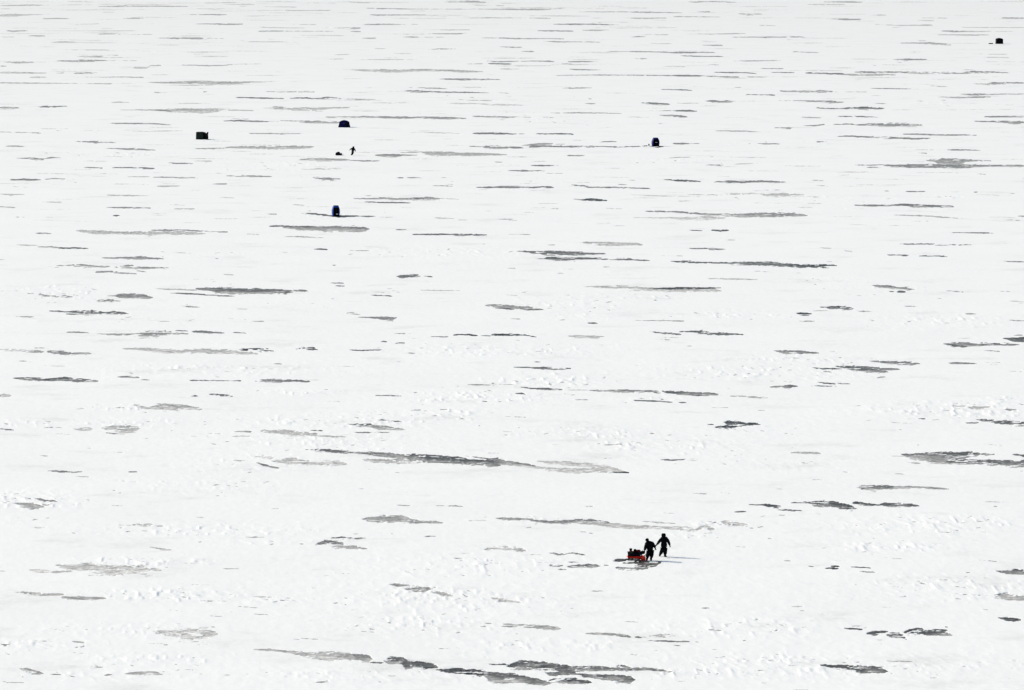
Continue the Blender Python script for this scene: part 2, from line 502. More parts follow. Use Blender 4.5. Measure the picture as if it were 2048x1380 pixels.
h|0,30,3 80,33,3 180,29,3|70|.3
h|1085,100,3 1115,100,3|30|.2
h|960,132,2 1050,133,3 1090,136,4 1140,137,7 1190,139,7 1240,142,5 1290,137,4|95|.25
h|690,232,2 820,233,3|110|.3
h|830,228,1 960,232,2|150|.4
h|1000,246,3 1060,254,4 1130,257,6 1240,260,3|85|.2
h|1260,261,1 1400,264,2|120|.4
h|1400,266,2 1520,268,6 1620,271,8 1720,273,6 1800,270,4|125|.2
h|1780,279,4 1850,278,9 1950,282,9 2047,288,8|85|.3
h|970,282,3 1015,284,5 1025,290,3|60|.3
h|150,294,2 230,296,3 300,297,2|80|.2
h|1320,320,1 1390,321,3|110|.3
h|1660,323,2 1760,327,4 1890,334,2|75|.2
h|1930,335,2 1960,336,3|90|.3
h|378,277,3 400,277,2|70|.3
h|778,330,4 800,331,3|30|.3
h|870,332,2 890,331,2|120|.3
h|380,379,3 420,380,2|80|.4
h|530,376,2 570,376,2|80|.4
h|170,439,3 230,441,5 300,448,4|75|.4
h|0,463,4 60,469,8 120,468,7 140,474,4|80|.45
h|90,474,3 160,482,9 240,487,8 320,494,3|150|.3
h|30,511,2 120,512,4 235,511,2|90|.5
h|0,629,3 120,637,8 230,647,12 330,655,12|110|.2
h|70,668,4 160,678,10 300,680,12 410,687,6|175|.4
h|320,652,10 400,660,17 480,670,20 560,675,20 640,677,16 740,685,12 800,687,12|80|.2
h|790,686,17 860,686,20 920,692,14|85|.15
h|880,690,13 970,698,13 1060,708,8 1130,720,6|125|.15
h|950,702,6 1100,716,5 1200,728,9 1320,733,12 1420,735,12 1530,733,13 1600,738,6|190|.25
h|1100,680,4 1250,688,10 1400,702,12 1520,720,10 1590,735,7|192|.4
h|1460,743,2 1540,745,3 1630,746,5|45|.3
h|600,654,3 650,655,2|80|.4
h|680,650,2 830,668,3|110|.5
h|1820,669,3 1890,671,3 1960,668,2|80|.3
h|1960,665,1 2060,666,1|110|.3
h|270,937,2 350,941,2|150|.2
h|510,942,2 600,942,5 660,945,3|120|.6
h|80,1019,5 200,1012,10 280,1010,10 340,1014,8|160|.35
h|860,1015,4 920,1018,5 1080,1021,4|150|.5
h|1490,583,2 1590,580,3|130|.5
h|1480,661,2 1530,660,1|130|.3
i|590,34,2 650,41,8 720,43,9 850,47,3|115|.2
i|1600,0,4 1710,8,6|60|.4
i|1820,32,2 1910,36,3|130|.5
i|1150,93,3 1220,99,5 1300,104,8 1380,106,8 1440,108,4|110|.3
i|1610,103,3 1680,107,6 1770,107,3|105|.4
i|810,132,2 880,137,4 980,140,2|55|.2
i|950,124,3 1010,132,9 1100,140,12 1160,150,12 1250,157,4|95|.25
i|1060,124,2 1160,130,4 1230,140,6 1320,141,3|90|.4
i|1190,192,4 1235,188,4|160|.3
i|565,245,3 620,243,7 680,243,9 720,242,4|90|.35
i|800,240,2 950,242,3|60|.3
i|845,217,2 890,226,5 950,228,4|80|.5
i|960,224,3 1030,228,3|140|.4
i|0,281,7 60,282,8 100,276,4|90|.3
i|110,285,6 180,286,8 260,289,4|115|.25
i|110,293,3 165,295,3|50|.3
i|30,335,3 70,336,2|80|.3
i|330,299,2 450,303,5 550,309,3|165|.3
i|200,464,3 230,465,3|35|.2
i|245,480,4 330,478,8 410,475,3|35|.4
i|290,450,3 340,460,14 420,462,8 505,462,8|60|.55
i|1430,429,2 1475,432,3|70|.3
i|1710,455,3 1780,455,3|60|.3
i|1770,437,4 1830,440,6 1900,455,10 1960,455,12 2047,455,15 2150,455,15|85|.45
i|1640,356,5 1700,357,6|180|.4
i|1730,366,6 1800,370,8 1850,362,6|180|.4
i|1940,380,3 2010,380,3|140|.4
i|690,628,4 780,630,7 860,633,4|175|.3
i|1330,637,2 1390,644,9 1470,643,13 1560,645,17 1660,648,18 1740,640,14 1790,635,8|85|.2
i|1370,652,8 1480,665,12 1600,675,14 1700,685,10|140|.3
i|1600,680,10 1700,683,14 1800,685,16 1900,688,17 2047,690,17 2150,692,15|100|.35
i|1800,637,5 1870,637,6|105|.3
i|1985,640,3 2047,648,8 2100,650,8|90|.5
i|1370,686,2 1440,690,3|170|.4
i|250,655,2 270,655,2|70|.3
i|1080,832,7 1140,832,9 1230,832,9 1300,832,7|100|.3
i|1280,834,6 1400,832,8 1500,835,5 1610,841,2|155|.25
i|360,975,5 420,973,4|80|.2
i|500,932,3 560,935,9 600,942,7 660,955,4|75|.45
i|600,962,2 700,967,5 760,967,2|75|.6
i|690,922,3 770,920,5 850,926,16 900,928,14 960,920,6|70|.3
i|900,930,8 960,938,12 1000,945,17 1060,955,9|65|.25
i|1050,923,7 1120,932,8 1220,937,2|65|.35
i|1210,932,7 1290,933,9 1380,935,8 1435,940,3|75|.15
i|440,932,2 520,935,3|100|.5
j|740,97,3 760,96,2|110|.3
j|780,55,3 830,56,6 895,55,6|150|.4
j|880,188,2 950,200,5 1000,204,4|180|.2
j|1850,170,3 1900,160,12 1960,165,16 2010,180,12 2080,190,7 2140,198,3|115|.6
j|1940,135,4 2020,135,5 2100,140,3|80|.6
j|170,322,3 230,327,8 290,330,5|200|.4
j|330,295,5 420,315,18 520,312,24 640,325,20 740,318,18 820,318,14 880,322,6|195|.45
j|890,318,7 940,325,5|180|.3
j|300,335,4 420,332,6|180|.3
j|90,457,3 150,460,7 240,468,8 370,466,7|175|.3
j|360,484,6 450,490,8 540,490,9 620,489,3|160|.35
j|820,348,2 860,348,2|110|.3
j|1645,500,3 1670,502,2|90|.3
j|900,685,6 1000,695,16 1080,708,26 1160,705,32 1230,700,26 1270,700,10|200|.6
j|430,742,3 490,750,6|160|.5
j|440,778,2 490,770,5|150|.5
j|120,902,3 160,914,12 210,924,12 250,930,6|150|.15
j|295,934,3 355,935,3|110|.1
j|615,938,5 655,936,3|130|.3
j|735,932,4 820,925,13 900,925,11 950,934,4|165|.25
j|1490,787,3 1580,790,6 1680,801,5 1760,812,12|175|.2
k|0,830,13 60,831,15 110,836,16 130,842,6|125|.15
k|-300,812,12 -200,818,17 -80,826,19 20,832,17|165|.12
k|210,852,14 270,850,18 330,856,18|95|.2
k|310,870,20 400,873,17 480,885,14 520,893,8|88|.25
k|120,862,3 190,864,5|90|.4
k|420,902,3 500,903,4|60|.5
k|520,905,12 600,913,17 700,920,14 780,926,16|45|.3
k|600,898,6 650,900,6|55|.3
k|700,905,5 850,920,8 900,935,22|75|.35
k|800,936,22 880,945,24 980,950,20 1060,965,17 1120,978,14 1170,982,8|95|.2
k|830,873,7 870,874,6|55|.4
k|895,871,6 910,872,5|25|.2
k|930,885,12 1000,875,20 1080,880,20 1160,885,20 1240,900,22 1300,905,18|85|.15
k|1040,890,12 1140,905,10 1240,925,22 1180,932,12|92|.2
k|1280,893,10 1400,898,11 1560,900,10 1650,906,7|115|.3
k|1240,920,16 1340,930,14 1450,940,15 1560,953,16 1640,960,18 1662,962,10|95|.12
k|1650,900,9 1720,900,10 1830,908,6 1890,917,3|120|.15
k|1400,882,3 1500,886,3|110|.5
k|1570,880,6 1640,890,6|100|.5
k|1170,967,6 1240,965,12 1320,968,14 1410,978,7|80|.25
k|1500,948,10 1600,958,10|140|.4
k|105,32,8 190,30,14 280,25,14 370,40,11 460,44,9 540,47,7|155|.3
k|860,20,2 920,21,3 1000,22,2|140|.3
k|1060,34,4 1160,42,7 1250,42,9 1330,38,10 1420,40,10 1520,48,9|120|.3
k|1330,45,9 1500,58,10 1660,68,8 1800,72,7 1930,80,5|180|.35
k|1720,38,3 1900,48,3|170|.6
k|50,135,4 90,135,3|130|.3
k|0,183,8 60,190,7 100,198,4|150|.4
k|790,200,4 880,190,7 960,196,9 1025,210,8|170|.5
k|1170,222,3 1240,228,6 1300,227,7 1380,235,3|95|.5
k|1170,294,5 1240,296,4|90|.3
k|1280,277,3 1340,278,4|80|.3
k|1280,302,5 1360,301,8 1450,298,6|90|.45
k|1390,288,6 1460,298,4|90|.4
k|1215,318,3 1265,318,3|90|.3
k|1490,293,4 1510,294,3|100|.4
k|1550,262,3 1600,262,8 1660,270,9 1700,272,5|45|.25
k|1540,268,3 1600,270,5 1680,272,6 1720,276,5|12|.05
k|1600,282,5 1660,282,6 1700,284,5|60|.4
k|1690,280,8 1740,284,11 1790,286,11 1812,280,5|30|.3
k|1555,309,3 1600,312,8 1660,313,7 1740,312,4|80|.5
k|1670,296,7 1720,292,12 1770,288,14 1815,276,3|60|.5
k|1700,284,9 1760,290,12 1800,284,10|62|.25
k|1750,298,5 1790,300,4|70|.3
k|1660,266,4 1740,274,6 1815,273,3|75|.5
k|230,405,2 310,418,10 370,432,14 430,438,11 500,425,4|155|.3
k|480,452,5 550,464,9 600,474,4|165|.3
k|660,466,3 690,478,4|180|.4
k|830,485,4 880,500,8 1000,512,4|185|.5
k|790,631,2 830,632,3|130|.3
k|900,636,3 980,640,5 1040,650,9 1120,655,9 1225,662,8|155|.15
k|880,648,2 970,652,3|130|.3
k|1380,690,3 1460,693,6 1560,698,6 1640,710,7|165|.25
k|1560,705,3 1645,711,5|110|.3
k|1670,712,4 1705,714,3|110|.3
k|1720,710,5 1790,706,8 1900,704,6|170|.7
k|1740,733,2 1860,736,4 1985,740,3|100|.2
k|2020,740,2 2047,743,2|140|.2
l|0,70,6 60,78,8 130,84,6 230,80,12 180,66,8|185|.6
l|280,40,6 330,50,14 430,55,3|180|.5
l|450,77,4 470,78,3|120|.4
l|490,72,3 520,68,2|120|.4
l|790,301,3 820,301,2|60|.3
l|920,300,4 965,301,5|15|.2
l|890,313,4 960,313,4|20|.3
l|1040,305,3 1150,311,2|60|.5
l|1780,36,3 1815,38,2|150|.4
l|1740,147,1 1800,147,2|140|.2
l|1890,328,3 1950,332,9 2010,335,13 2060,342,14|75|.2
l|1860,477,5 1930,478,20 2000,490,13 2060,492,14|175|.35
l|1900,601,3 1950,609,9 2020,613,9|60|.2
l|1000,661,3 1050,663,4 1100,669,4|50|.2
l|1130,692,6 1180,688,9 1250,681,5|70|.3
l|1250,700,8 1320,700,14 1360,725,7|80|.45
l|1350,685,10 1420,680,17 1500,688,12 1570,690,11 1630,698,5|75|.3
l|1510,667,2 1600,672,4|70|.5
l|1590,653,3 1600,654,2|40|.2
l|1740,1,1 1760,1,1|140|.2
l|860,876,5 930,883,8 1000,888,12 1090,903,18 1180,905,16 1245,913,8|75|.25
l|1170,888,3 1215,889,2|70|.2
l|165,543,3 205,544,3|130|.4
l|1240,852,1 1400,856,2|150|.6
l|0,738,4 90,739,3|110|.2
k|430,892,6 540,906,9 640,915,9|62|.2
k|820,872,4 910,874,3 950,884,5|60|.5
e|1050,453,6 1180,458,11 1330,463,11 1480,462,4|100|.25
e|1150,486,7 1250,490,9 1330,492,8|75|.3
i|520,934,8 600,945,9 700,965,5|65|.3
k|950,913,3 1080,910,5 1220,913,3|255|.3
k|975,925,4 1060,934,10 1150,945,5|255|.3
k|1140,948,4 1250,945,7 1360,940,3|255|.3
k|1320,920,3 1500,922,7 1650,926,6 1900,932,8|255|.2
k|770,908,4 900,914,6 990,918,4|255|.4
k|1180,972,3 1220,964,5 1260,956,2|255|.2
k|430,908,3 520,899,5 600,892,3|255|.4
k|1060,900,1 1150,897,3 1200,900,1|255|.6
i|1710,663,3 1800,660,9 1900,662,8 2047,665,6|255|.3
i|610,952,3 700,955,7 800,950,6 900,957,3|255|.4
i|560,928,2 640,932,4 700,932,3|255|.4
h|60,660,2 150,664,4 250,662,2|255|.4
h|880,705,3 960,714,6 1060,724,4|255|.2
e|1200,474,3 1330,476,3 1480,474,3|255|.3
d|780,530,1 850,533,3 900,533,1|255|.5
k|1560,291,3 1620,293,6 1680,290,4|255|.3
l|1360,690,2 1400,678,3 1450,679,3|255|.2
j|1080,690,2 1150,700,6 1190,705,3|255|.5
"""
# stretches of wind packed rough snow: x, y, half width, half depth, strength
ROUGH = """60,1000,90,16,1.5 30,1040,60,8,.6 1100,762,110,14,1.2 960,795,180,14,.8 1020,590,60,8,.3 1130,610,140,14,.7 1180,634,90,8,.6
1900,820,180,16,1 1990,800,60,10,1.0 120,582,110,14,.8 110,600,80,8,.6 240,1120,90,8,1 300,1125,120,10,.9 700,840,220,16,.8 870,830,120,12,.9 640,880,200,20,.5
540,930,160,20,.5 1500,745,260,18,.7 1600,720,180,14,.6 1850,1050,200,20,.8 1800,1095,120,12,.7 1900,1180,200,28,.6 1550,1330,240,24,.6 1500,1255,160,18,.6
400,1060,260,16,.7 560,1085,120,8,.5 350,1190,180,16,.9 520,1200,120,10,.7 260,1260,200,16,.6 100,1290,140,14,.6 300,1320,160,14,.6 200,1350,200,14,.5
1240,595,160,8,.6 1460,630,140,12,.7 1660,395,170,8,.7 1900,393,60,5,1 1560,425,100,6,.4 880,1200,260,30,.5 950,1130,200,20,.5 830,1250,200,20,.5 1330,800,90,8,.6
1190,865,150,12,.8 1270,890,100,10,.6 1400,890,160,20,.5 1560,930,140,16,.5 1380,1070,90,8,.6 1410,1050,80,8,.8 650,430,80,8,.7 900,505,200,10,.5 1180,360,200,8,.4 1000,200,200,10,.4
1150,240,160,6,.5 1540,290,120,6,.5 1860,205,80,5,.7 1750,125,120,5,.5 1380,320,160,8,.5 250,310,180,8,.5 560,330,140,8,.5 120,360,120,6,.5 1900,640,150,14,.5 1780,575,120,8,.6
1650,560,140,10,.4 450,510,160,10,.4 600,600,200,20,.3 300,640,200,12,.4 1000,700,220,14,.6 450,740,240,10,.7 600,785,80,5,1 1850,1330,260,30,.3 1080,1040,120,8,.5 720,900,80,8,.5
1270,1121,22,4,.6 240,845,120,10,.8 60,845,60,8,.7 270,815,120,8,.6 400,970,200,20,.5 1500,860,140,14,.3 1130,1350,150,10,.3 1380,1345,120,12,.5 700,1350,200,16,.4 1100,1290,200,16,.4"""

def lines():
    out = []
    for ln in STROKES.strip().splitlines():
        t, p, g, r = ln.split('|'); ox, oy = TILES[t]
        pts = [tuple(map(float, q.split(','))) for q in p.split()]
        out.append(([(ox + a * TS, oy + b * TS, c * TS) for a, b, c in pts], float(g), float(r)))
    rnd = random.Random(7)                         # the countless hair-thin leads of the far ice
    for k in range(620):
        py = -18 + 470 * rnd.random() ** 1.35; px = rnd.uniform(-180, 2230)
        ln_ = rnd.uniform(8, 60) * (1.3 - py / 700); sl = rnd.uniform(-.004, .012)
        h = rnd.uniform(.25, .75); g = rnd.uniform(175, 228)
        out.append(([(px - ln_, py, .2), (px, py + sl * ln_, h), (px + ln_, py + 2 * sl * ln_, .2)], g, .3))
    for k in range(330):                            # stray dark chinks and dusted streaks in the rougher near snow
        py = rnd.uniform(330, 1440); px = rnd.uniform(-180, 2230)
        ln_ = rnd.uniform(3, 22); sl = rnd.uniform(-.02, .08); h = rnd.uniform(.3, 1.0); g = rnd.uniform(95, 205)
        out.append(([(px - ln_, py, .3), (px, py + sl * ln_, h), (px + ln_, py + 2 * sl * ln_, .3)], g, .8))
    for q in ROUGH.split():                         # chinks of shaded ice between the blocks of broken snow
        x, y, rx, ry, st = map(float, q.split(','))
        for k in range(int(rx * ry * st / 110) + 3):
            px = rnd.gauss(x, rx * .62); py = rnd.gauss(y, ry * .62); l_ = rnd.uniform(1.5, 6.5); sl = rnd.uniform(-.35, .35)
            out.append(([(px - l_, py, .3), (px, py + sl * l_, rnd.uniform(.35, .8)), (px + l_, py + 1.6 * sl * l_, .3)], rnd.uniform(120, 205), .5))
    for side in (-1, 1):                           # the ice carries on outside the frame
        for k in range(60):
            py = rnd.uniform(0, 1460); px = 1024 + side * rnd.uniform(1050, 1350)
            ln_ = rnd.uniform(20, 90); h = rnd.uniform(1, 4) * (py + 208) / 1200
            if abs(px - 1024) - ln_ < 1024: continue
            out.append(([(px - ln_, py, .3), (px, py + 1, h), (px + ln_, py + 2, .3)], rnd.uniform(80, 170), .4))
    return out

def lake():
    step = 1.85
    pxs = np.concatenate([[-60000, -20000, -6000, -2000, -900, -500], np.arange(-230, 2279, step), [2600, 3000, 4100, 8000, 22000, 62000]])
    pys = np.concatenate([np.arange(1470, -22, -0.92), [-40, -70, -100, -130, -155, -175, -190, -200, -205, -206.5]])
    near_rows = np.array([-30000., -3000., -400., 0., 120., 200., 240.])
    ys = np.concatenate([near_rows, row_to_y(pys)])
    pyv = np.concatenate([np.full(len(near_rows), 1600.0), pys])
    dep = np.maximum(ys, 240.0) * math.cos(PITCH) + CAM_H * math.sin(PITCH)
    PX, PY = np.meshgrid(pxs, pyv)
    X = (PX - 1024) / FPX * dep[:, None]; Y = np.repeat(ys[:, None], len(pxs), 1)
    nr, nc = X.shape
    # coordinates in which every stretch of ice shows detail of the size it has in the distance it lies at
    GY = FPX * np.log(np.maximum(PY + 208, 1.0))
    n1 = fbm(PX / 46, GY / 46, 3, 4, .6); n2 = fbm(PX / 15, GY / 17, 31, 3, .65); n3 = vnoise(PX / 80, GY / 240, 57)
    n4 = fbm(PX / 30, GY / 17, 123, 4, .7); n5 = fbm(PX / 6, GY / 8, 61, 2, .6) * 1.5
    bare = np.full(X.shape, -1.0, np.float32); tone = np.full(X.shape, 0.4, np.float32)
    col_of = lambda v: int(np.searchsorted(pxs, v)); off = len(near_rows)
    for pts, g, rag in lines():
        xs = np.array([p[0] for p in pts]); yy = np.array([p[1] for p in pts]); hh = np.array([p[2] for p in pts]); hh = hh * (1.0 + .28 * min(1.0, hh.max() / 2.5))
        if xs[0] > xs[-1] or np.any(np.diff(xs) <= 0):
            o = np.argsort(xs); xs, yy, hh = xs[o], yy[o], hh[o]
        c0, c1 = col_of(xs.min() - 8), min(nc, col_of(xs.max() + 8) + 1)
        m = hh.max() * 1.8 + 3
        r0 = off + int(max(0, (1470 - (yy.max() + m)) / .92)); r1 = off + int(min(len(pys), (1470 - (yy.min() - m)) / .92 + 2))
        if r1 <= r0 or c1 <= c0: continue
        P = PX[r0:r1, c0:c1]; Q = PY[r0:r1, c0:c1]; a = n1[r0:r1, c0:c1]; b = n2[r0:r1, c0:c1]; c = n3[r0:r1, c0:c1]; e = n4[r0:r1, c0:c1]; v = n5[r0:r1, c0:c1]
        yc = np.interp(P, xs, yy); h = np.interp(P, xs, hh)
        over = np.maximum(0, np.maximum(xs[0] - P, P - xs[-1]))
        edge = np.minimum(P - xs[0], xs[-1] - P)
        h = h * np.clip(.55 + edge / 14, .35, 1)
        ht = h * (1 + (.20 + rag) * (.9 * a + .8 * b + .5 * v)) + .30 * b + .25 * v
        d = np.abs(Q - yc - (.35 + .5 * rag) * h * a - .25 * a)
        w = 0.55 + .10 * h
        f = (ht - d) / w - over * .45
        f = f - rag * np.clip(h, .4, 3) * (.55 * np.maximum(0, b + .15) + .3 * np.maximum(0, -c))
        cut = np.maximum(0, e - .27 + .30 * min(rag, .8)) * (6 + 4 * rag)
        f = np.minimum(f, 1.0 + .1 * h) - cut * np.clip(h - .7, 0, 1.6)
        f = np.where(f < 0, f * np.where(Q > yc, .42, .7), f)      # the lee edge feathers out under blown snow
        f = np.clip(f, -1.5, 1.5).astype(np.float32)
        cur = bare[r0:r1, c0:c1]; tc = tone[r0:r1, c0:c1]
        t = (g / 255.0) ** 2.2; t = t + (.78 - t) * .38 * max(0, 1.15 - hh.max())
        if g > 250:                                 # a tongue of snow lying across the ice
            np.minimum(cur, np.where(over > 0, 9, -f), out=cur); continue
        k = np.clip((f + .3) * 1.2, 0, 1)
        dust = np.clip(.10 + .55 * a + .30 * e + .30 * (Q - yc) / np.maximum(h, 1), 0, .62) * np.clip((h - .6) / 1.6, 0, 1) * np.clip((g - 25) / 70, .05, 1)
        t = t * (1 + .25 * v) + (.74 - t) * dust
        tc[:] = np.where(f > -.8, np.where(cur > -.6, tc * (1 - k) + t * k, t), tc)
        np.maximum(cur, f, out=cur)
    # height of the snow
    rough = np.zeros(X.shape, np.float32)
    for q in ROUGH.split():
        x, y, rx, ry, s = map(float, q.split(','))
        c0, c1 = col_of(x - 2.4 * rx), min(nc, col_of(x + 2.4 * rx) + 1)
        r0 = off + int(max(0, (1470 - (y + 2.4 * ry)) / .92)); r1 = off + int(min(len(pys), (1470 - (y - 2.4 * ry)) / .92 + 2))
        if r1 <= r0 or c1 <= c0: continue
        rough[r0:r1, c0:c1] = np.maximum(rough[r0:r1, c0:c1], s * np.exp(-((PX[r0:r1, c0:c1] - x) / rx) ** 2 - ((PY[r0:r1, c0:c1] - y - 6 * n1[r0:r1, c0:c1]) / ry) ** 2))
    low = fbm(X / 45, Y / 45, 91, 3)
    rough = np.clip(rough * .9 + .14 * np.clip(low * 2 + .15, 0, 1) + .09, 0, 1.6)
    far = np.clip((ys - 300) / 1500, 0, 1)[:, None]
    L = 1.0 + 1.4 * far
    c, s = math.cos(.35), math.sin(.35)             # drifts are combed by the wind
    U = (X * c + Y * s); V = (-X * s + Y * c)
    r1_ = 1 - np.abs(fbm(U / (1.3 * L), V / (2.4 * L), 7, 3, .55)) * 2.2
    r2_ = fbm(U / (.5 * L), V / (1.1 * L), 19, 2)
    blocks = np.maximum(0, vnoise(X / (.30 * L) + Y * .12, Y / (1.2 * L), 77) - .15) * (.4 + vnoise(X / 1.7, Y / 3, 78))
    blocks = np.maximum(0, blocks)
    Z = .028 * fbm(X / 9, Y / 12, 5, 2) + rough * (.030 * np.maximum(r1_, 0) ** 2 + .016 * r2_ + .12 * blocks * np.clip(rough * 2.5 - .6, 0, 1))
    Z += .003 * fbm(U / 3.0, V / .9, 41, 2) + .006 * fbm(X / .6, Y / 1.6, 43, 2)
    wet = np.clip((bare + .25) / .8, 0, 1)
    Z = Z * (1 - wet) - .020 * wet + .008 * np.exp(-((bare + .5) / .35) ** 2)
    Z += .05 * fbm(X / 30, Y / 40, 8, 2)
    fade = (np.abs(X) < 1e5) & (ys[:, None] > 240) & (ys[:, None] < 20000)
    Z = np.where(fade, Z, 0)
    # the low snow bank in front of the red sled
    bx, by = plan(1264, 1123.0)
    Z += .25 * np.exp(-((X - bx) / .70) ** 4 - ((Y - by) / .50) ** 2) * (1 + .3 * n2)
    me = bpy.data.meshes.new('snow_covered_lake')
    nv = nr * nc
    co = np.empty((nv, 3), np.float32); co[:, 0] = X.ravel(); co[:, 1] = Y.ravel(); co[:, 2] = Z.ravel()
    me.vertices.add(nv); me.vertices.foreach_set('co', co.ravel())
    i = np.arange(nr * nc, dtype=np.int32).reshape(nr, nc)
    quads = np.stack([i[:-1, :-1], i[:-1, 1:], i[1:, 1:], i[1:, :-1]], -1).reshape(-1, 4)
    nf = len(quads)
    me.loops.add(nf * 4); me.loops.foreach_set('vertex_index', quads.ravel())
    me.polygons.add(nf); me.polygons.foreach_set('loop_start', np.arange(0, nf * 4, 4, dtype=np.int32))
    me.polygons.foreach_set('use_smooth', np.ones(nf, bool))
    me.update(calc_edges=True)
    for nm, arr in (('bare', bare), ('ice_grey', tone), ('rough', rough)):
        at = me.attributes.new(nm, 'FLOAT', 'POINT'); at.data.foreach_set('value', np.ascontiguousarray(arr, np.float32).ravel())
    o = bpy.data.objects.new('snow_covered_lake', me); COL.objects.link(o); o['kind'] = 'structure'
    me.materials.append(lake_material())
    def ground(px, py):
        c_ = int(np.argmin(np.abs(pxs - px))); r_ = off + int(np.argmin(np.abs(pys - py)))
        return float(Z[r_ - 1:r_ + 2, c_ - 2:c_ + 3].mean())
    return o, ground

def lake_material():
    m = bpy.data.materials.new('snow_and_bare_ice'); m.use_nodes = True
    N = m.node_tree.nodes; Lk = m.node_tree.links
    for n in list(N): N.remove(n)
    def nd(t, **k):
        n = N.new(t)
        for a, b in k.items(): setattr(n, a, b)
        return n
    def math_(op, a, b=None, clamp=False):
        n = nd('ShaderNodeMath', operation=op, use_clamp=clamp)
        for i, v in enumerate((a, b)):
            if v is None: continue
            if isinstance(v, (int, float)): n.inputs[i].default_value = v
            else: Lk.new(v, n.inputs[i])
        return n.outputs[0]
    def noise(scale, vec, det=3, rough=.6):
        n = nd('ShaderNodeTexNoise'); n.inputs['Scale'].default_value = scale; n.inputs['Detail'].default_value = det
        n.inputs['Roughness'].default_value = rough; Lk.new(vec, n.inputs['Vector']); return n.outputs[0]
    def attr(nm):
        n = nd('ShaderNodeAttribute', attribute_name=nm); return n.outputs['Fac']
    geo = nd('ShaderNodeNewGeometry'); pos = geo.outputs['Position']
    mp = nd('ShaderNodeMapping'); mp.inputs['Rotation'].default_value = (0, 0, .45); mp.inputs['Scale'].default_value = (1.0, .22, 1)
    Lk.new(pos, mp.inputs['Vector']); comb = mp.outputs[0]
    n_edge = noise(1.9, comb, 5, .75)
    f = math_('ADD', attr('bare'), math_('MULTIPLY', math_('SUBTRACT', n_edge, .5), 1.7))
    mr = nd('ShaderNodeMapRange', interpolation_type='SMOOTHSTEP'); Lk.new(f, mr.inputs[0])
    mr.inputs[1].default_value = -.25; mr.inputs[2].default_value = .35
    thin = nd('ShaderNodeMapRange', interpolation_type='SMOOTHSTEP'); Lk.new(noise(.10, pos, 7, .68), thin.inputs[0])   # snow so thin that the ice greys it
    thin.inputs[1].default_value = .53; thin.inputs[2].default_value = .72; thin.inputs[3].default_value = 0; thin.inputs[4].default_value = .20
    fac = math_('MAXIMUM', mr.outputs[0], thin.outputs[0])
    # ice: its grey, streaks of blown snow, darker clear spots
    g = attr('ice_grey')
    streak = noise(2.0, comb, 4, .72)
    mr2 = nd('ShaderNodeMapRange', interpolation_type='SMOOTHSTEP'); Lk.new(streak, mr2.inputs[0])
    mr2.inputs[1].default_value = .53; mr2.inputs[2].default_value = .74; mr2.inputs[3].default_value = 0; mr2.inputs[4].default_value = .55
    mott = noise(1.3, pos, 5, .72)
    gm = math_('MULTIPLY', g, math_('MAXIMUM', math_('ADD', math_('MULTIPLY', mott, 3.4), -.72), .35))
    gm = math_('MULTIPLY', gm, .88)
    ice = nd('ShaderNodeCombineColor')
    Lk.new(math_('MULTIPLY', gm, 1.0), ice.inputs[0]); Lk.new(math_('MULTIPLY', gm, 1.0), ice.inputs[1]); Lk.new(math_('MULTIPLY', gm, .925), ice.inputs[2])
    # snow: clean white with faint crust, distance shade painted in
    crust = noise(.06, pos, 4, .6); fine = noise(2.6, comb, 3, .6)
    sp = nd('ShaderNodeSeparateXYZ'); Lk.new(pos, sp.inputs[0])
    graze_shade = nd('ShaderNodeMapRange'); Lk.new(sp.outputs[1], graze_shade.inputs[0])       # snow greyed with distance: grazing-angle microshadow put into its colour
    graze_shade.inputs[1].default_value = 250; graze_shade.inputs[2].default_value = 2300; graze_shade.inputs[3].default_value = 1.0; graze_shade.inputs[4].default_value = .905
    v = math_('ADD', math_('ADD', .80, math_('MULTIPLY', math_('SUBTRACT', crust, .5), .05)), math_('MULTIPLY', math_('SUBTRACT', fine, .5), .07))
    v = math_('MULTIPLY', v, graze_shade.outputs[0])
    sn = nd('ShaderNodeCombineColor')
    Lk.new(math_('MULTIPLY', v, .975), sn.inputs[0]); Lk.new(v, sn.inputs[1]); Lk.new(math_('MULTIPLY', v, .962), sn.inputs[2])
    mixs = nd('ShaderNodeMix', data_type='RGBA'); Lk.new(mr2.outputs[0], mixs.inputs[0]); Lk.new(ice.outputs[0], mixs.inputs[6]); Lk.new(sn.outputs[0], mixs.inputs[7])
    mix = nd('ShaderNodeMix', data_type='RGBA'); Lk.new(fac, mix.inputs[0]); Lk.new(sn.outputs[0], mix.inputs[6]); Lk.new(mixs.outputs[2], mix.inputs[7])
    b = nd('ShaderNodeBsdfPrincipled'); Lk.new(mix.outputs[2], b.inputs['Base Color'])
    Lk.new(math_('SUBTRACT', .80, math_('MULTIPLY', fac, .38)), b.inputs['Roughness'])
    Lk.new(math_('ADD', .05, math_('MULTIPLY', fac, -.03)), b.inputs['Specular IOR Level'])
    bump = nd('ShaderNodeBump'); bump.inputs['Distance'].default_value = .05
    hgt = math_('ADD', math_('MULTIPLY', noise(1.3, comb, 4, .65), attr('rough')), math_('MULTIPLY', noise(4.0, pos, 2, .5), .12))
    Lk.new(hgt, bump.inputs['Height'])
    Lk.new(math_('MULTIPLY', math_('SUBTRACT', 1.0, fac), .6), bump.inputs['Strength'])
    Lk.new(bump.outputs[0], b.inputs['Normal'])
    out = nd('ShaderNodeOutputMaterial'); Lk.new(b.outputs[0], out.inputs[0])
    return m

lake_obj, ground = lake()

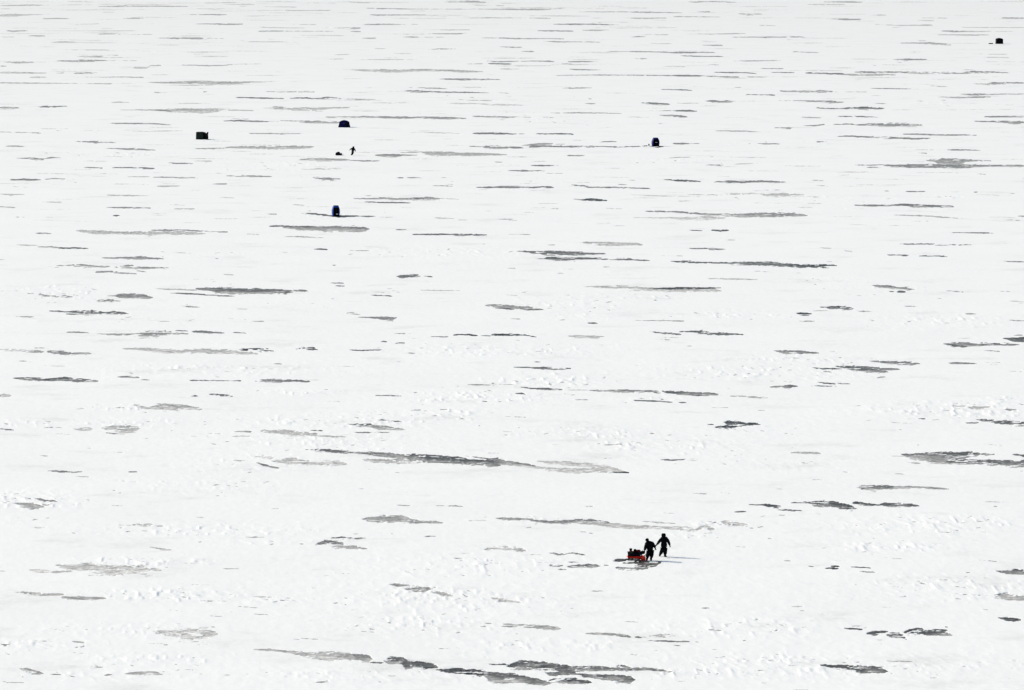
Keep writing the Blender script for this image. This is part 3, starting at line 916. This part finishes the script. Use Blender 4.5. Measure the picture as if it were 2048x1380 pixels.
# ------------------------------------------------------------------ helpers for the things
def mat(name, col, rough=.8, spec=.2, var=.25, scale=14, bump=.3, metal=0):
    m = bpy.data.materials.new(name); m.use_nodes = True
    N = m.node_tree.nodes; L = m.node_tree.links; b = N['Principled BSDF']
    tc = N.new('ShaderNodeTexCoord'); nz = N.new('ShaderNodeTexNoise'); nz.inputs['Scale'].default_value = scale; nz.inputs['Detail'].default_value = 4
    L.new(tc.outputs['Object'], nz.inputs['Vector'])
    cr = N.new('ShaderNodeValToRGB'); L.new(nz.outputs[0], cr.inputs[0])
    cr.color_ramp.elements[0].position = .3; cr.color_ramp.elements[1].position = .7
    cr.color_ramp.elements[0].color = tuple(c * (1 - var) for c in col) + (1,)
    cr.color_ramp.elements[1].color = tuple(min(1, c * (1 + var)) for c in col) + (1,)
    L.new(cr.outputs[0], b.inputs['Base Color'])
    b.inputs['Roughness'].default_value = rough; b.inputs['Specular IOR Level'].default_value = spec; b.inputs['Metallic'].default_value = metal
    bp = N.new('ShaderNodeBump'); bp.inputs['Strength'].default_value = bump; bp.inputs['Distance'].default_value = .02
    L.new(nz.outputs[0], bp.inputs['Height']); L.new(bp.outputs[0], b.inputs['Normal'])
    return m
M = dict(
    suit=mat('black_snowsuit', (.0035, .0035, .004), .9, .05),
    suit2=mat('black_trousers', (.003, .003, .0035), .9, .05),
    boot=mat('black_rubber', (.002, .002, .002), .6, .1),
    skin=mat('face_skin', (.10, .055, .04), .7, .2),
    red=mat('red_plastic', (.80, .022, .006), .45, .3, .12, 5),
    bag=mat('black_bag_cloth', (.004, .0035, .006), .85, .08),
    maroon=mat('dark_red_cloth', (.12, .004, .010), .8, .1),
    orange=mat('orange_cloth', (.55, .17, .03), .7, .1),
    whitep=mat('white_plastic', (.75, .76, .78), .5, .3, .06),
    blue=mat('blue_tent_cloth', (.006, .016, .17), .65, .25, .2, 6),
    blue2=mat('bright_blue_tent_cloth', (.006, .055, .33), .65, .25, .2, 6),
    navy=mat('navy_tent_cloth', (.003, .002, .042), .75, .1, .3, 5),
    blackt=mat('black_tent_cloth', (.003, .003, .004), .9, .05, .3, 5),
    green=mat('dark_green_tent_cloth', (.009, .017, .012), .8, .15, .85, 2.0),
    metal=mat('dark_metal', (.02, .02, .022), .5, .4),
    rope=mat('dark_rope', (.02, .015, .012), .9, .1),
)
def thing(name, label, cat, px, py, rz=0, dz=0, group=None):
    x, y = plan(px, py)
    o = bpy.data.objects.new(name, None); COL.objects.link(o); o.location = (x, y, ground(px, py) + dz); o.rotation_euler = (0, 0, rz)
    o.empty_display_size = .3
    o['label'] = label; o['category'] = cat
    if group: o['group'] = group
    return o
def link(name, me, m, parent, smooth=True):
    o = bpy.data.objects.new(name, me); COL.objects.link(o); o.parent = parent
    me.materials.clear(); me.materials.append(M[m])
    for p in me.polygons: p.use_smooth = smooth
    return o
def box_bm(cx, cy, cz, sx, sy, sz, bev=.0, taper=1.0, seg=2, rot=0):
    bm = bmesh.new(); bmesh.ops.create_cube(bm, size=1)
    for v in bm.verts:
        t = taper if v.co.z < 0 else 1
        v.co = Vector((v.co.x * sx * t, v.co.y * sy * t, v.co.z * sz))
    if bev: bmesh.ops.bevel(bm, geom=bm.edges[:], offset=bev, segments=seg, affect='EDGES', clamp_overlap=True)
    bmesh.ops.rotate(bm, verts=bm.verts, cent=(0, 0, 0), matrix=Matrix.Rotation(rot, 3, 'Z'))
    bmesh.ops.translate(bm, verts=bm.verts, vec=(cx, cy, cz))
    return bm
def to_mesh(bm, name):
    bmesh.ops.recalc_face_normals(bm, faces=bm.faces)
    me = bpy.data.meshes.new(name); bm.to_mesh(me); bm.free(); return me
def part_box(name, parent, m, *a, **k): return link(name, to_mesh(box_bm(*a, **k), name), m, parent)
def ball(name, parent, m, c, r, wob=.0, seed=1):
    bm = bmesh.new(); bmesh.ops.create_uvsphere(bm, u_segments=20, v_segments=12, radius=1)
    rr = r if hasattr(r, '__len__') else (r, r, r); rn = random.Random(seed)
    ph = [rn.uniform(0, 6) for _ in range(3)]
    for v in bm.verts:
        w = 1 + wob * (math.sin(4 * v.co.x + ph[0]) + math.sin(5 * v.co.z + ph[1]) * .7 + math.sin(6 * v.co.y + ph[2]) * .5)
        v.co = Vector((c[0] + v.co.x * rr[0] * w, c[1] + v.co.y * rr[1] * w, c[2] + v.co.z * rr[2] * w))
    return link(name, to_mesh(bm, name), m, parent)
def tube(name, parent, m, pts, r, seg=8):
    bm = bmesh.new(); rings = []
    pts = [Vector(p) for p in pts]
    for i, p in enumerate(pts):
        d = (pts[min(i + 1, len(pts) - 1)] - pts[max(i - 1, 0)]).normalized()
        u = d.orthogonal().normalized(); w = d.cross(u)
        rings.append([bm.verts.new(p + (u * math.cos(2 * math.pi * k / seg) + w * math.sin(2 * math.pi * k / seg)) * r) for k in range(seg)])
    for a, b in zip(rings, rings[1:]):
        for k in range(seg): bm.faces.new((a[k], a[(k + 1) % seg], b[(k + 1) % seg], b[k]))
    bm.faces.new(rings[0]); bm.faces.new(rings[-1])
    return link(name, to_mesh(bm, name), m, parent)
def loft(name, parent, m, rings, smooth=False, cap=True):
    bm = bmesh.new(); R = [[bm.verts.new(p) for p in r] for r in rings]; n = len(rings[0])
    for a, b in zip(R, R[1:]):
        for k in range(n): bm.faces.new((a[k], a[(k + 1) % n], b[(k + 1) % n], b[k]))
    if cap: bm.faces.new(R[0]); bm.faces.new(R[-1])
    return link(name, to_mesh(bm, name), m, parent, smooth)
def skinned(name, parent, m, verts, edges, radii, root=0, sub=2):
    """grow one continuous surface round a skeleton of joints"""
    me = bpy.data.meshes.new(name + '_joints'); me.from_pydata([tuple(v) for v in verts], edges, [])
    t = bpy.data.objects.new(name + '_joints', me); COL.objects.link(t)
    sk = t.modifiers.new('skin', 'SKIN'); sk.use_smooth_shade = True
    sb = t.modifiers.new('sub', 'SUBSURF'); sb.levels = sub; sb.render_levels = sub
    if not me.skin_vertices: raise RuntimeError('no skin layer')
    for i, r in enumerate(radii):
        d = me.skin_vertices[0].data[i]; d.radius = (r, r) if not hasattr(r, '__len__') else r; d.use_root = (i == root)
    dg = bpy.context.evaluated_depsgraph_get(); dg.update()
    res = bpy.data.meshes.new_from_object(t.evaluated_get(dg)); res.name = name
    bpy.data.objects.remove(t); bpy.data.meshes.remove(me)
    return link(name, res, m, parent)

# ------------------------------------------------------------------ people
def person(label, px, py, J, face, rz=0, head=.115, hood=False, group=None, sc=1.0, girth=1.0):
    """J: joints in metres from the point between the feet; face: unit direction the head looks in"""
    root = thing('person', label, 'person', px, py, rz, 0.0, group)
    V = {k: Vector(v) * sc for k, v in J.items()}
    face = Vector(face).normalized(); side = face.cross(Vector((0, 0, 1))).normalized()
    verts, edges, rad = [], [], []
    def add(p, r, prev=None):
        verts.append(Vector(p)); rad.append(r); i = len(verts) - 1
        if prev is not None: edges.append((prev, i))
        return i
    g = girth * sc
    pel = add(V['pelvis'], .135 * g); wst = add((V['pelvis'] + V['chest']) / 2, .125 * g, pel); ch = add(V['chest'], .145 * g, wst)
    nk = add(V['neck'], .065 * g, ch); hb = add(V['head'] - (V['head'] - V['neck']).normalized() * .03, head * .62, nk)
    ht = add(V['head'] + Vector((0, 0, .035)), head * .80, hb)
    for s in 'lr':
        sh = add(V['sh' + s], .078 * g, ch); el_ = add(V['el' + s], .052 * g, sh); wr = add(V['wr' + s], .036 * g, el_)
        d = (V['ha' + s] - V['wr' + s]).normalized(); w = d.orthogonal().normalized()
        pm = add(V['wr' + s] + d * .05, (.042, .026), wr)
        for q, ln in zip((-.030, -.010, .010, .030), (.070, .082, .078, .060)):   # four fingers, slightly curled
            k1 = add(V['wr' + s] + d * .085 + w * q, .0105, pm); k2 = add(V['wr' + s] + d * (.085 + ln * .6) + w * q * 1.1, .0095, k1)
            add(V['wr' + s] + d * (.085 + ln) + w * q * 1.1 + d.cross(w) * .018, .0080, k2)
        th = add(V['wr' + s] + d * .045 + w * .045, .012, pm); add(V['wr' + s] + d * .085 + w * .062, .010, th)
    for s in 'lr':
        hp = add(V['hp' + s], .105 * g, pel); kn = add(V['kn' + s], .074 * g, hp); an = add(V['an' + s], .050 * g, kn)
        add(V['to' + s], .040 * g, add((V['an' + s] + V['to' + s]) / 2 - Vector((0, 0, .02)), .045 * g, an))
    bo = skinned('body', root, 'skin', verts, edges, rad)
    bo.data.materials.append(M['suit2'])            # under layer worn below the jacket
    for p in bo.data.polygons:
        c = p.center
        if c.z < V['neck'].z + .01 and min((c - V['ha' + q]).length for q in 'lr') > .22: p.material_index = 1
    # clothing
    vs, es, rs = [], [], []
    def a2(p, r, prev=None):
        vs.append(Vector(p)); rs.append(r); i = len(vs) - 1
        if prev is not None: es.append((prev, i))
        return i
    hem = a2(V['pelvis'] - Vector((0, 0, .17)) , .215 * g); p0 = a2((V['pelvis'] * 2 + V['chest']) / 3, .225 * g, hem)
    c0 = a2(V['chest'], .240 * g, p0); a2(V['neck'] * 1.0 + Vector((0, 0, .03)), .125 * g, c0)
    for s in 'lr':
        s1 = a2(V['sh' + s], .135 * g, c0); e1 = a2(V['el' + s], .100 * g, s1); a2(V['wr' + s] + (V['wr' + s] - V['el' + s]).normalized() * .03, .072 * g, e1)
    skinned('jacket', root, 'suit', vs, es, rs)
    vs, es, rs = [], [], []
    p0 = a2(V['pelvis'] + Vector((0, 0, .06)), .200 * g)
    for s in 'lr':
        h1 = a2(V['hp' + s] - Vector((0, 0, .03)), .155 * g, p0); k1 = a2(V['kn' + s], .128 * g, h1); a2(V['an' + s] + Vector((0, 0, .02)), .110 * g, k1)
    skinned('trousers', root, 'suit2', vs, es, rs)
    for s in 'lr':
        vs, es, rs = [], [], []
        b0 = a2(V['an' + s] + Vector((0, 0, .09)), .090 * g); b1 = a2(V['an' + s] - Vector((0, 0, .01)), .080 * g, b0)
        b2 = a2((V['an' + s] + V['to' + s]) / 2 - Vector((0, 0, .012)), .070 * g, b1); a2(V['to' + s], .060 * g, b2)
        skinned('boot', root, 'boot', vs, es, rs)
        vs, es, rs = [], [], []
        d = (V['ha' + s] - V['wr' + s]).normalized(); w = d.orthogonal().normalized()
        g0 = a2(V['wr' + s], .044); g1 = a2(V['wr' + s] + d * .055, (.056, .036), g0)
        for q, ln in zip((-.036, -.012, .012, .036), (.078, .090, .086, .068)):
            k1 = a2(V['wr' + s] + d * .09 + w * q, .0165, g1); k2 = a2(V['wr' + s] + d * (.09 + ln * .6) + w * q * 1.1, .015, k1)
            a2(V['wr' + s] + d * (.09 + ln) + w * q * 1.1 + d.cross(w) * .018, .013, k2)
        t0 = a2(V['wr' + s] + d * .045 + w * .052, .018, g1); a2(V['wr' + s] + d * .09 + w * .074, .015, t0)
        skinned('glove', root, 'boot', vs, es, rs)
    hc = V['head']
    for s in (-1, 1): ball('eye', root, 'boot', hc + face * head * .80 + side * s * .032 + Vector((0, 0, .015)), .011)
    ball('nose', root, 'skin', hc + face * head * .92 - Vector((0, 0, .012)), (.016, .018, .022))
    ball('mouth', root, 'maroon', hc + face * head * .80 - Vector((0, 0, .05)), (.022, .014, .007))
    back = hc - face * .025 + Vector((0, 0, .02))
    if hood:
        vs, es, rs = [], [], []
        q0 = a2(V['neck'] - face * .02 - Vector((0, 0, .02)), .170 * g); q1 = a2(back - Vector((0, 0, .04)), .185 * sc, q0); a2(back + Vector((0, 0, .075)), .150 * sc, q1)
        skinned('hood', root, 'suit', vs, es, rs)
    else:
        ball('knit_hat', root, 'suit2', back + Vector((0, 0, .03)), (head * 1.16, head * 1.18, head * 1.1), .01)
        ball('scarf', root, 'suit2', (V['neck'] * 2 + V['head']) / 3, (.13, .13, .10), .04, 3)
    return root

def jz(pts, x0, z0, k):      # joints measured off the figure: (across, up, towards/away)
    return {n: ((x - x0) / k, d, (z0 - z) / k) for n, (x, z, d) in pts.items()}

A = jz(dict(head=(1105, 293, 0), neck=(1110, 345, 0), chest=(1110, 405, 0), pelvis=(1109, 540, 0),
            shl=(1068, 372, 0), ell=(1010, 440, -.05), wrl=(968, 495, -.10), hal=(940, 525, -.12),
            shr=(1160, 372, 0), elr=(1202, 445, .02), wrr=(1226, 510, -.03), har=(1240, 556, -.05),
            hpl=(1088, 580, 0), knl=(1060, 655, .10), anl=(1030, 722, .22), tol=(1018, 742, .12),
            hpr=(1134, 580, 0), knr=(1134, 660, -.12), anr=(1128, 728, -.10), tor=(1160, 745, -.22)), 1110, 755, 284.)
person('person in a hooded black snowsuit walking ahead of the loaded red sled, arm held back', 1328, 1113.6, A, (.75, .6, -.1), hood=True, girth=1.17)
B = jz(dict(head=(747, 418, -.22), neck=(770, 455, -.14), chest=(805, 500, -.04), pelvis=(812, 600, .08),
            shl=(735, 487, -.06), ell=(712, 560, -.10), wrl=(702, 615, -.14), hal=(695, 665, -.16),
            shr=(866, 490, 0), elr=(900, 530, -.06), wrr=(914, 570, -.12), har=(932, 606, -.14),
            hpl=(782, 640, .05), knl=(765, 720, -.04), anl=(750, 800, .02), tol=(738, 825, -.12),
            hpr=(848, 640, .05), knr=(846, 720, -.03), anr=(832, 800, .02), tor=(830, 825, -.12)), 790, 832, 285.)
person('person in black with a knit hat bending over beside the front of the red sled', 1298.0, 1121.2, B, (-.35, -.8, -.5), girth=1.18)
C = jz(dict(head=(868, 985, 0), neck=(862, 1008, 0), chest=(855, 1045, .02), pelvis=(838, 1120, .04),
            shl=(832, 1030, 0), ell=(790, 1052, -.04), wrl=(757, 1072, -.06), hal=(732, 1092, -.08),
            shr=(880, 1030, 0), elr=(902, 1070, -.03), wrr=(918, 1104, -.05), har=(926, 1142, -.05),
            hpl=(830, 1145, 0), knl=(826, 1175, .15), anl=(802, 1212, .26), tol=(778, 1222, .2),
            hpr=(846, 1145, 0), knr=(848, 1180, -.1), anr=(818, 1222, -.06), tor=(800, 1232, -.12)), 810, 1238, 160.)
person('small distant person in black striding away from a dark loaded sled with arms spread', 703.4, 310.8, C, (.8, .5, 0), hood=True, girth=1.22)
D = jz(dict(head=(1040, 795, 0), neck=(1030, 830, 0), chest=(1018, 860, 0), pelvis=(1012, 950, 0),
            shl=(985, 850, 0), ell=(958, 870, -.08), wrl=(930, 850, -.10), hal=(905, 835, -.12),
            shr=(1045, 852, 0), elr=(1030, 905, -.16), wrr=(1000, 930, -.20), har=(975, 940, -.22),
            hpl=(1005, 975, 0), knl=(1005, 1040, -.04), anl=(1012, 1105, 0), tol=(1000, 1124, -.12),
            hpr=(1028, 975, 0), knr=(1046, 1040, -.06), anr=(1044, 1105, 0), tor=(1075, 1122, -.14)), 1030, 1132, 235.)
person('tiny distant person in black standing against the side of the dark green tent', 414.9, 279.4, D, (-.8, .3, 0), hood=True, girth=1.2)

# ------------------------------------------------------------------ sleds and their loads
def sled(name, label, px, py, L, W, H, m, rz=0, group=None, bow=.0, tilt=0.0, dz=0.0):
    root = thing(name, label, 'sled', px, py, rz, dz, group); root.rotation_euler = (0, tilt, rz)
    n = 24; rings_o = []; rings_i = []
    def outline(sx, sy, z, rise):
        r = []
        for k in range(n):
            t = 2 * math.pi * k / n; c, s = math.cos(t), math.sin(t)
            x = math.copysign(abs(c) ** .45, c) * sx; y = math.copysign(abs(s) ** .45, s) * sy
            r.append((x, y, z + rise * max(0, x / max(sx, .01)) ** 3))
        return r
    hull = [outline(L * .40, W * .34, .0, bow * .2), outline(L * .44, W * .42, H * .15, bow * .4), outline(L * .48, W * .47, H * .7, bow * .9),
            outline(L * .50, W * .50, H, bow), outline(L * .515, W * .53, H * 1.0, bow), outline(L * .515, W * .53, H * .93, bow)]
    inner = [outline(L * .485, W * .475, H * .98, bow), outline(L * .45, W * .43, H * .3, bow * .4), outline(L * .40, W * .36, H * .14, bow * .2)]
    loft('hull', root, m, hull[:4] + inner, True)
    loft('rim', root, m, [hull[3], hull[4], hull[5], outline(L * .495, W * .49, H * .93, bow)], True, cap=False)
    for s in (-1, 1):
        tube('runner', root, m, [(-L * .36, s * W * .22, -.012), (0, s * W * .22, -.018), (L * .36, s * W * .22, -.01), (L * .45, s * W * .22, bow * .3 + .03)], .018)
    return root
sl = sled('cargo_sled', 'bright red plastic cargo sled piled with black gear beside a bending person', 1271.5, 1121.5, 1.26, .58, .20, 'red', .10, bow=.02, dz=.05)
SX, SY = plan(1271.5, 1121.5); SZ = sl.location.z - .05
tube('tow_bar', sl, 'metal', [(.60, -.16, .17), (.78, -.18, .33), (.92, -.10, .40), (.92, .10, .40), (.78, .18, .33), (.60, .16, .17)], .018)
part_box('bow_plate', sl, 'red', .50, -.33, .035, .34, .035, .29, bev=.014)
part_box('tail_plate', sl, 'red', -.60, -.05, .17, .07, .46, .10, bev=.02)
for k in (-1, 0, 1): part_box('hand_hold', sl, 'orange', .46 + k * .09, -.352, .13, .05, .012, .03, bev=.004)
def cargo(name, label, cat, x, y, z, group=None, rz=0):
    o = bpy.data.objects.new(name, None); COL.objects.link(o); o.location = (x, y, z); o.rotation_euler = (0, 0, rz)
    o['label'] = label; o['category'] = cat
    if group: o['group'] = group
    return o
# bottom: a long black crate, on it bags, a bucket and a coil
o = cargo('gear_crate', 'long black crate lying lowest in the red sled under the bags', 'crate', SX - .06, SY, SZ + .06, rz=.10)
part_box('crate_body', o, 'bag', 0, 0, .24, 1.04, .42, .48, bev=.03, taper=.93)
part_box('crate_lid', o, 'boot', 0, 0, .495, 1.08, .45, .03, bev=.01)
for s in (-1, 1): part_box('latch', o, 'metal', s * .28, -.235, .46, .06, .015, .07, bev=.004)
part_box('name_plate', o, 'whitep', .40, -.224, .26, .075, .012, .06, bev=.004)
o = cargo('bucket', 'round black bucket standing highest at the rear of the red sled load', 'bucket', SX - .36, SY - .02, SZ + .58)
def pail(o, r, h, m='bag'):
    prof = [(.80, 0), (.86, .3), (.95, .8), (1.0, .97), (1.06, .97), (1.06, 1.0), (.98, 1.0)]
    loft('pail', o, m, [[(r * a * math.cos(t * math.pi / 10), r * a * math.sin(t * math.pi / 10), h * b) for t in range(20)] for a, b in prof], True)
    tube('handle', o, 'metal', [(r * math.cos(t) * 1.0, r * .25 * math.sin(t), h + r * .5 * math.sin(t)) for t in [math.pi * k / 10 for k in range(11)]], .008)
pail(o, .105, .18)
ball('lid', o, 'bag', (0, 0, .185), (.105, .105, .035))
o = cargo('rolled_bag', 'small round black bag in the middle of the sled load behind the bucket', 'bag', SX - .05, SY, SZ + .565)
ball('bag_body', o, 'bag', (0, 0, .085), (.125, .15, .105), .03, 5); tube('strap', o, 'boot', [(-.10, -.08, .15), (0, -.10, .22), (.10, -.08, .15)], .012)
o = cargo('dark_red_bag', 'dark red soft bag on top of the sled load near its front', 'bag', SX + .19, SY - .03, SZ + .56, rz=.1)
ball('bag_body', o, 'maroon', (0, 0, .075), (.17, .15, .085), .03, 8); tube('strap', o, 'bag', [(-.12, -.10, .10), (0, -.14, .13), (.12, -.10, .10)], .012)
o = cargo('duffel_bag', 'black duffel bag at the front end of the red sled load by the bending person', 'bag', SX + .50, SY, SZ + .40, rz=.1)
ball('bag_body', o, 'bag', (0, 0, .10), (.19, .17, .125), .03, 11); tube('handle', o, 'boot', [(-.09, 0, .21), (0, 0, .27), (.09, 0, .21)], .012)
o = cargo('orange_pouch', 'small orange and red pouch tucked beside the bucket on the sled load', 'bag', SX - .22, SY - .12, SZ + .572)
ball('pouch_body', o, 'orange', (0, 0, .032), (.075, .05, .036), .03, 4); ball('flap', o, 'maroon', (-.11, 0, .035), (.075, .045, .035), .03, 6)

s2 = sled('dark_sled', 'small dark distant sled with lumpy load on snow left of the striding person', 677.6, 310.8, 1.30, .55, .20, 'bag', .12, bow=.06)
tube('pull_loop', s2, 'maroon', [(.62, -.12, .22), (.76, -.10, .26), (.86, 0, .16), (.78, .08, .04), (.66, .1, .05)], .02)
X2, Y2 = plan(677.6, 310.8); Z2 = s2.location.z
o = cargo('tarp_bundle', 'black tarp covered bundle heaped on the small distant sled', 'bundle', X2 - .16, Y2, Z2 + .10)
ball('tarp', o, 'bag', (0, 0, .22), (.46, .26, .30), .045, 14)
ball('top_pack', o, 'bag', (.10, 0, .44), (.27, .2, .14), .03, 15)
tube('lashing_cord', o, 'rope', [(-.25, -.22, .10), (-.2, -.24, .35), (-.12, -.1, .51), (-.1, .1, .51)], .012)
o = cargo('small_bucket', 'small black bucket at the right end of the distant dark sled', 'bucket', X2 + .42, Y2 - .02, Z2 + .10)
pail(o, .15, .32)

# ------------------------------------------------------------------ ice fishing tents
def rr(sx, sy, z, n=32, p=.35, cx=0, cy=0):
    out = []
    for k in range(n):
        t = 2 * math.pi * (k + .5) / n; c, s = math.cos(t), math.sin(t)
        out.append((cx + math.copysign(abs(c) ** p, c) * sx, cy + math.copysign(abs(s) ** p, s) * sy, z))
    return out
def barrel_tent(label, px, py, W, D, H, m, window, topw, bulge, rz, skirt=True):
    root = thing('ice_fishing_tent', label, 'tent', px, py, rz, 0, None)
    prof = []
    for k in range(13):
        t = k / 12.0
        w = .86 + (bulge) * math.sin(math.pi * min(1, t * 1.02) ** .9)
        if t > .55: w *= 1 - (1 - topw) * ((t - .55) / .45) ** 1.6
        prof.append(rr(W / 2 * w, D / 2 * w, H * t * .985, p=.55))
    prof.append(rr(W / 2 * topw * .80, D / 2 * topw * .80, H, p=.6))
    loft('tent_wall', root, m, prof, True)
    loft('roof_panel', root, 'navy', [rr(W / 2 * topw * .86, D / 2 * topw * .86, H * 1.002, p=.6), rr(W / 2 * topw * .80, D / 2 * topw * .80, H * 1.02, p=.6), rr(.05, .05, H * 1.03, p=.8)], True)
    # door panel on the side turned to us
    wf = lambda t: D / 2 * (.86 + bulge * math.sin(math.pi * min(1, t * 1.02) ** .9)) * (1 if t < .55 else 1 - (1 - topw) * ((t - .55) / .45) ** 1.6)
    bm = bmesh.new(); rows = []
    for k in range(11):
        t = .03 + .85 * k / 10
        rows.append([bm.verts.new((x, -wf(t) * (1.012 - .02 * abs(x / (W * .34)) ** 4) - .012, H * t * .985)) for x in np.linspace(-W * .33, W * .36, 8)])
    for a, b in zip(rows, rows[1:]):
        for i in range(7): bm.faces.new((a[i], a[i + 1], b[i + 1], b[i]))
    bmesh.ops.solidify(bm, geom=bm.faces[:], thickness=.012)
    door = link('door_panel', to_mesh(bm, 'door_panel'), 'blackt', root)
    tube('zip', door, 'metal', [(.02, -wf(t) * 1.012 - .026, H * t * .985) for t in [.04 + .08 * k for k in range(11)]], .008)
    wx, wz, ww, wh, wm = window
    part_box('window', root, wm, wx * W, -wf(wz) * 1.01 - .035, wz * H, ww * W, .02, wh * H, bev=.006)
    if skirt:
        loft('snow_skirt', root, 'blackt', [rr(W / 2 * 1.10, D / 2 * 1.10, .015, p=.55), rr(W / 2 * .98, D / 2 * .98, .05, p=.55), rr(W / 2 * .87, D / 2 * .87, .10, p=.55)], True)
    for s in (-1, 1):
        tube('frame_pole', root, 'metal', [(s * W / 2 * (.86 + bulge * math.sin(math.pi * t)) * (1 if t < .55 else 1 - (1 - topw) * ((t - .55) / .45) ** 1.6) * 1.0, 0, H * t) for t in [k / 10 for k in range(11)]], .012)
    return root
barrel_tent('narrow bright blue upright tent with a small white window low on its black door', 671.7, 432.6, 1.20, 1.2, 1.62, 'blue2',
            (.13, .245, .26, .07, 'whitep'), .74, .15, .10)
barrel_tent('wide royal blue barrel shaped tent with a thin pale slit across its black door', 1311.0, 292.2, 1.50, 1.45, 1.60, 'blue',
            (.04, .47, .30, .035, 'whitep'), .70, .15, .10)

def hub_tent(label, px, py, W, D, H, m, topx, peak, rz, lean=0):
    root = thing('ice_fishing_tent', label, 'tent', px, py, rz)
    def quad(sx, sy, z, cx=0): 
        pts = [(-sx + cx, -sy), (sx + cx, -sy), (sx + cx, sy), (-sx + cx, sy)]; out = []
        for i in range(4):
            a, b = pts[i], pts[(i + 1) % 4]
            for k in range(6):
                t = k / 6; bow = math.sin(math.pi * t) * .05
                nx, ny = (b[1] - a[1]), -(b[0] - a[0]); l = math.hypot(nx, ny) or 1
                out.append((a[0] + (b[0] - a[0]) * t + nx / l * bow, a[1] + (b[1] - a[1]) * t + ny / l * bow, z))
        return out
    loft('tent_wall', root, m, [quad(W / 2, D / 2, 0), quad(W / 2 * (1 + (topx - 1) * .35), D / 2 * (1 + (topx - 1) * .35), H * .35, lean * .3),
                                quad(W / 2 * (1 + (topx - 1) * .75), D / 2 * (1 + (topx - 1) * .75), H * .68, lean * .7), quad(W / 2 * topx, D / 2 * topx, H, lean)], False)
    loft('roof', root, m, [quad(W / 2 * topx, D / 2 * topx, H + .002, lean), quad(W / 2 * topx * .55, D / 2 * topx * .55, H + peak * .72, lean), quad(W / 2 * topx * .1, D / 2 * topx * .1, H + peak, lean)], True)
    return root
t = hub_tent('low navy blue dome tent with sloping sides beyond the striding person', 688.6, 254.6, 2.42, 2.2, 1.12, 'navy', .80, .34, .05)
part_box('door_flap', t, 'blackt', .55, -1.10, .50, .62, .03, .95, bev=.01)
ball('vent_patch', t, 'blue', (-.12, -.965, .85), (.22, .03, .12))
for s in (-1, 1): tube('roof_pole', t, 'metal', [(s * 1.22, -1.12, 0), (s * 1.12, -1.02, .45), (s * .98, -.90, 1.12), (s * .5, -.45, 1.38), (0, 0, 1.47)], .014)
t = hub_tent('black pop up cabin tent with a low peaked roof standing farthest out', 1998.5, 87.6, 2.10, 2.0, 1.60, 'blackt', .97, .28, .12)
part_box('door_flap', t, 'bag', .1, -1.06, .72, .70, .03, 1.3, bev=.01)
for s in (-1, 1): tube('corner_pole', t, 'metal', [(s * 1.08, -1.03, 0), (s * 1.05, -1.0, 1.60)], .016)
t = thing('ice_fishing_tent', 'boxy dark green flat topped tent with a black side where a person stands', 'tent', 402.6, 278.4, -.06)
bm = bmesh.new()
loft('tent_wall', t, 'green', [[(-.96, -.7, 0), (.42, -.7, 0), (.42, .8, 0), (-.96, .8, 0)], [(-.97, -.7, .7), (.42, -.72, .7), (.42, .8, .7), (-.97, .8, .7)], [(-.95, -.68, 1.36), (.40, -.70, 1.36), (.40, .78, 1.36), (-.95, .78, 1.36)]])
loft('side_panel', t, 'blackt', [[(.425, -.72, 0), (1.0, -.55, 0), (1.0, .8, 0), (.425, .8, 0)], [(.425, -.74, .7), (.98, -.55, .7), (.98, .8, .7), (.425, .8, .7)], [(.405, -.72, 1.42), (.80, -.55, 1.30), (.80, .78, 1.30), (.405, .78, 1.42)]])
loft('roof_edge', t, 'blackt', [[(-.98, -.72, 1.35), (.40, -.74, 1.35), (.40, .8, 1.35), (-.98, .8, 1.35)], [(-.96, -.70, 1.40), (.40, -.72, 1.40), (.40, .8, 1.40), (-.96, .8, 1.40)], [(-.7, -.4, 1.46), (.2, -.4, 1.46), (.2, .5, 1.46), (-.7, .5, 1.46)]])
part_box('ground_flap', t, 'blackt', -.27, -.75, .05, 1.42, .06, .12, bev=.015)
for x in (-.95, .41): tube('corner_pole', t, 'metal', [(x, -.73, 0), (x, -.75, .7), (x * .99, -.72, 1.38)], .018)
bm.free()

# ------------------------------------------------------------------ small gear beside the tents
s3 = sled('pull_sled', 'flat low black sled lying on the snow left of the royal blue tent', 1291.6, 292.0, .72, .40, .10, 'bag', .05, bow=.02)
o = thing('bucket', 'small round black bucket between the flat sled and the royal blue tent', 'bucket', 1297.9, 291.4); pail(o, .13, .28); ball('lid', o, 'bag', (0, 0, .29), (.13, .13, .05))
s4 = sled('pull_sled', 'low black sled on the snow left of the farthest black tent', 1981.5, 88.0, 1.40, .60, .26, 'bag', .04, bow=.08)
ball('load_cover', s4, 'bag', (-.25, 0, .16), (.35, .2, .10), .03, 21)
s4.scale = (1.05, 1, 1.15)
o = thing('ski_board', 'thin dark board lying flat at the feet of the person by the green tent', 'board', 417.8, 279.6)
loft('deck', o, 'bag', [rr(.26, .07, .0, 24, .6), rr(.27, .08, .02, 24, .6), rr(.26, .07, .035, 24, .6)], True)
tube('raised_tip', o, 'bag', [(.22, 0, .02), (.30, 0, .035), (.36, 0, .075)], .03)
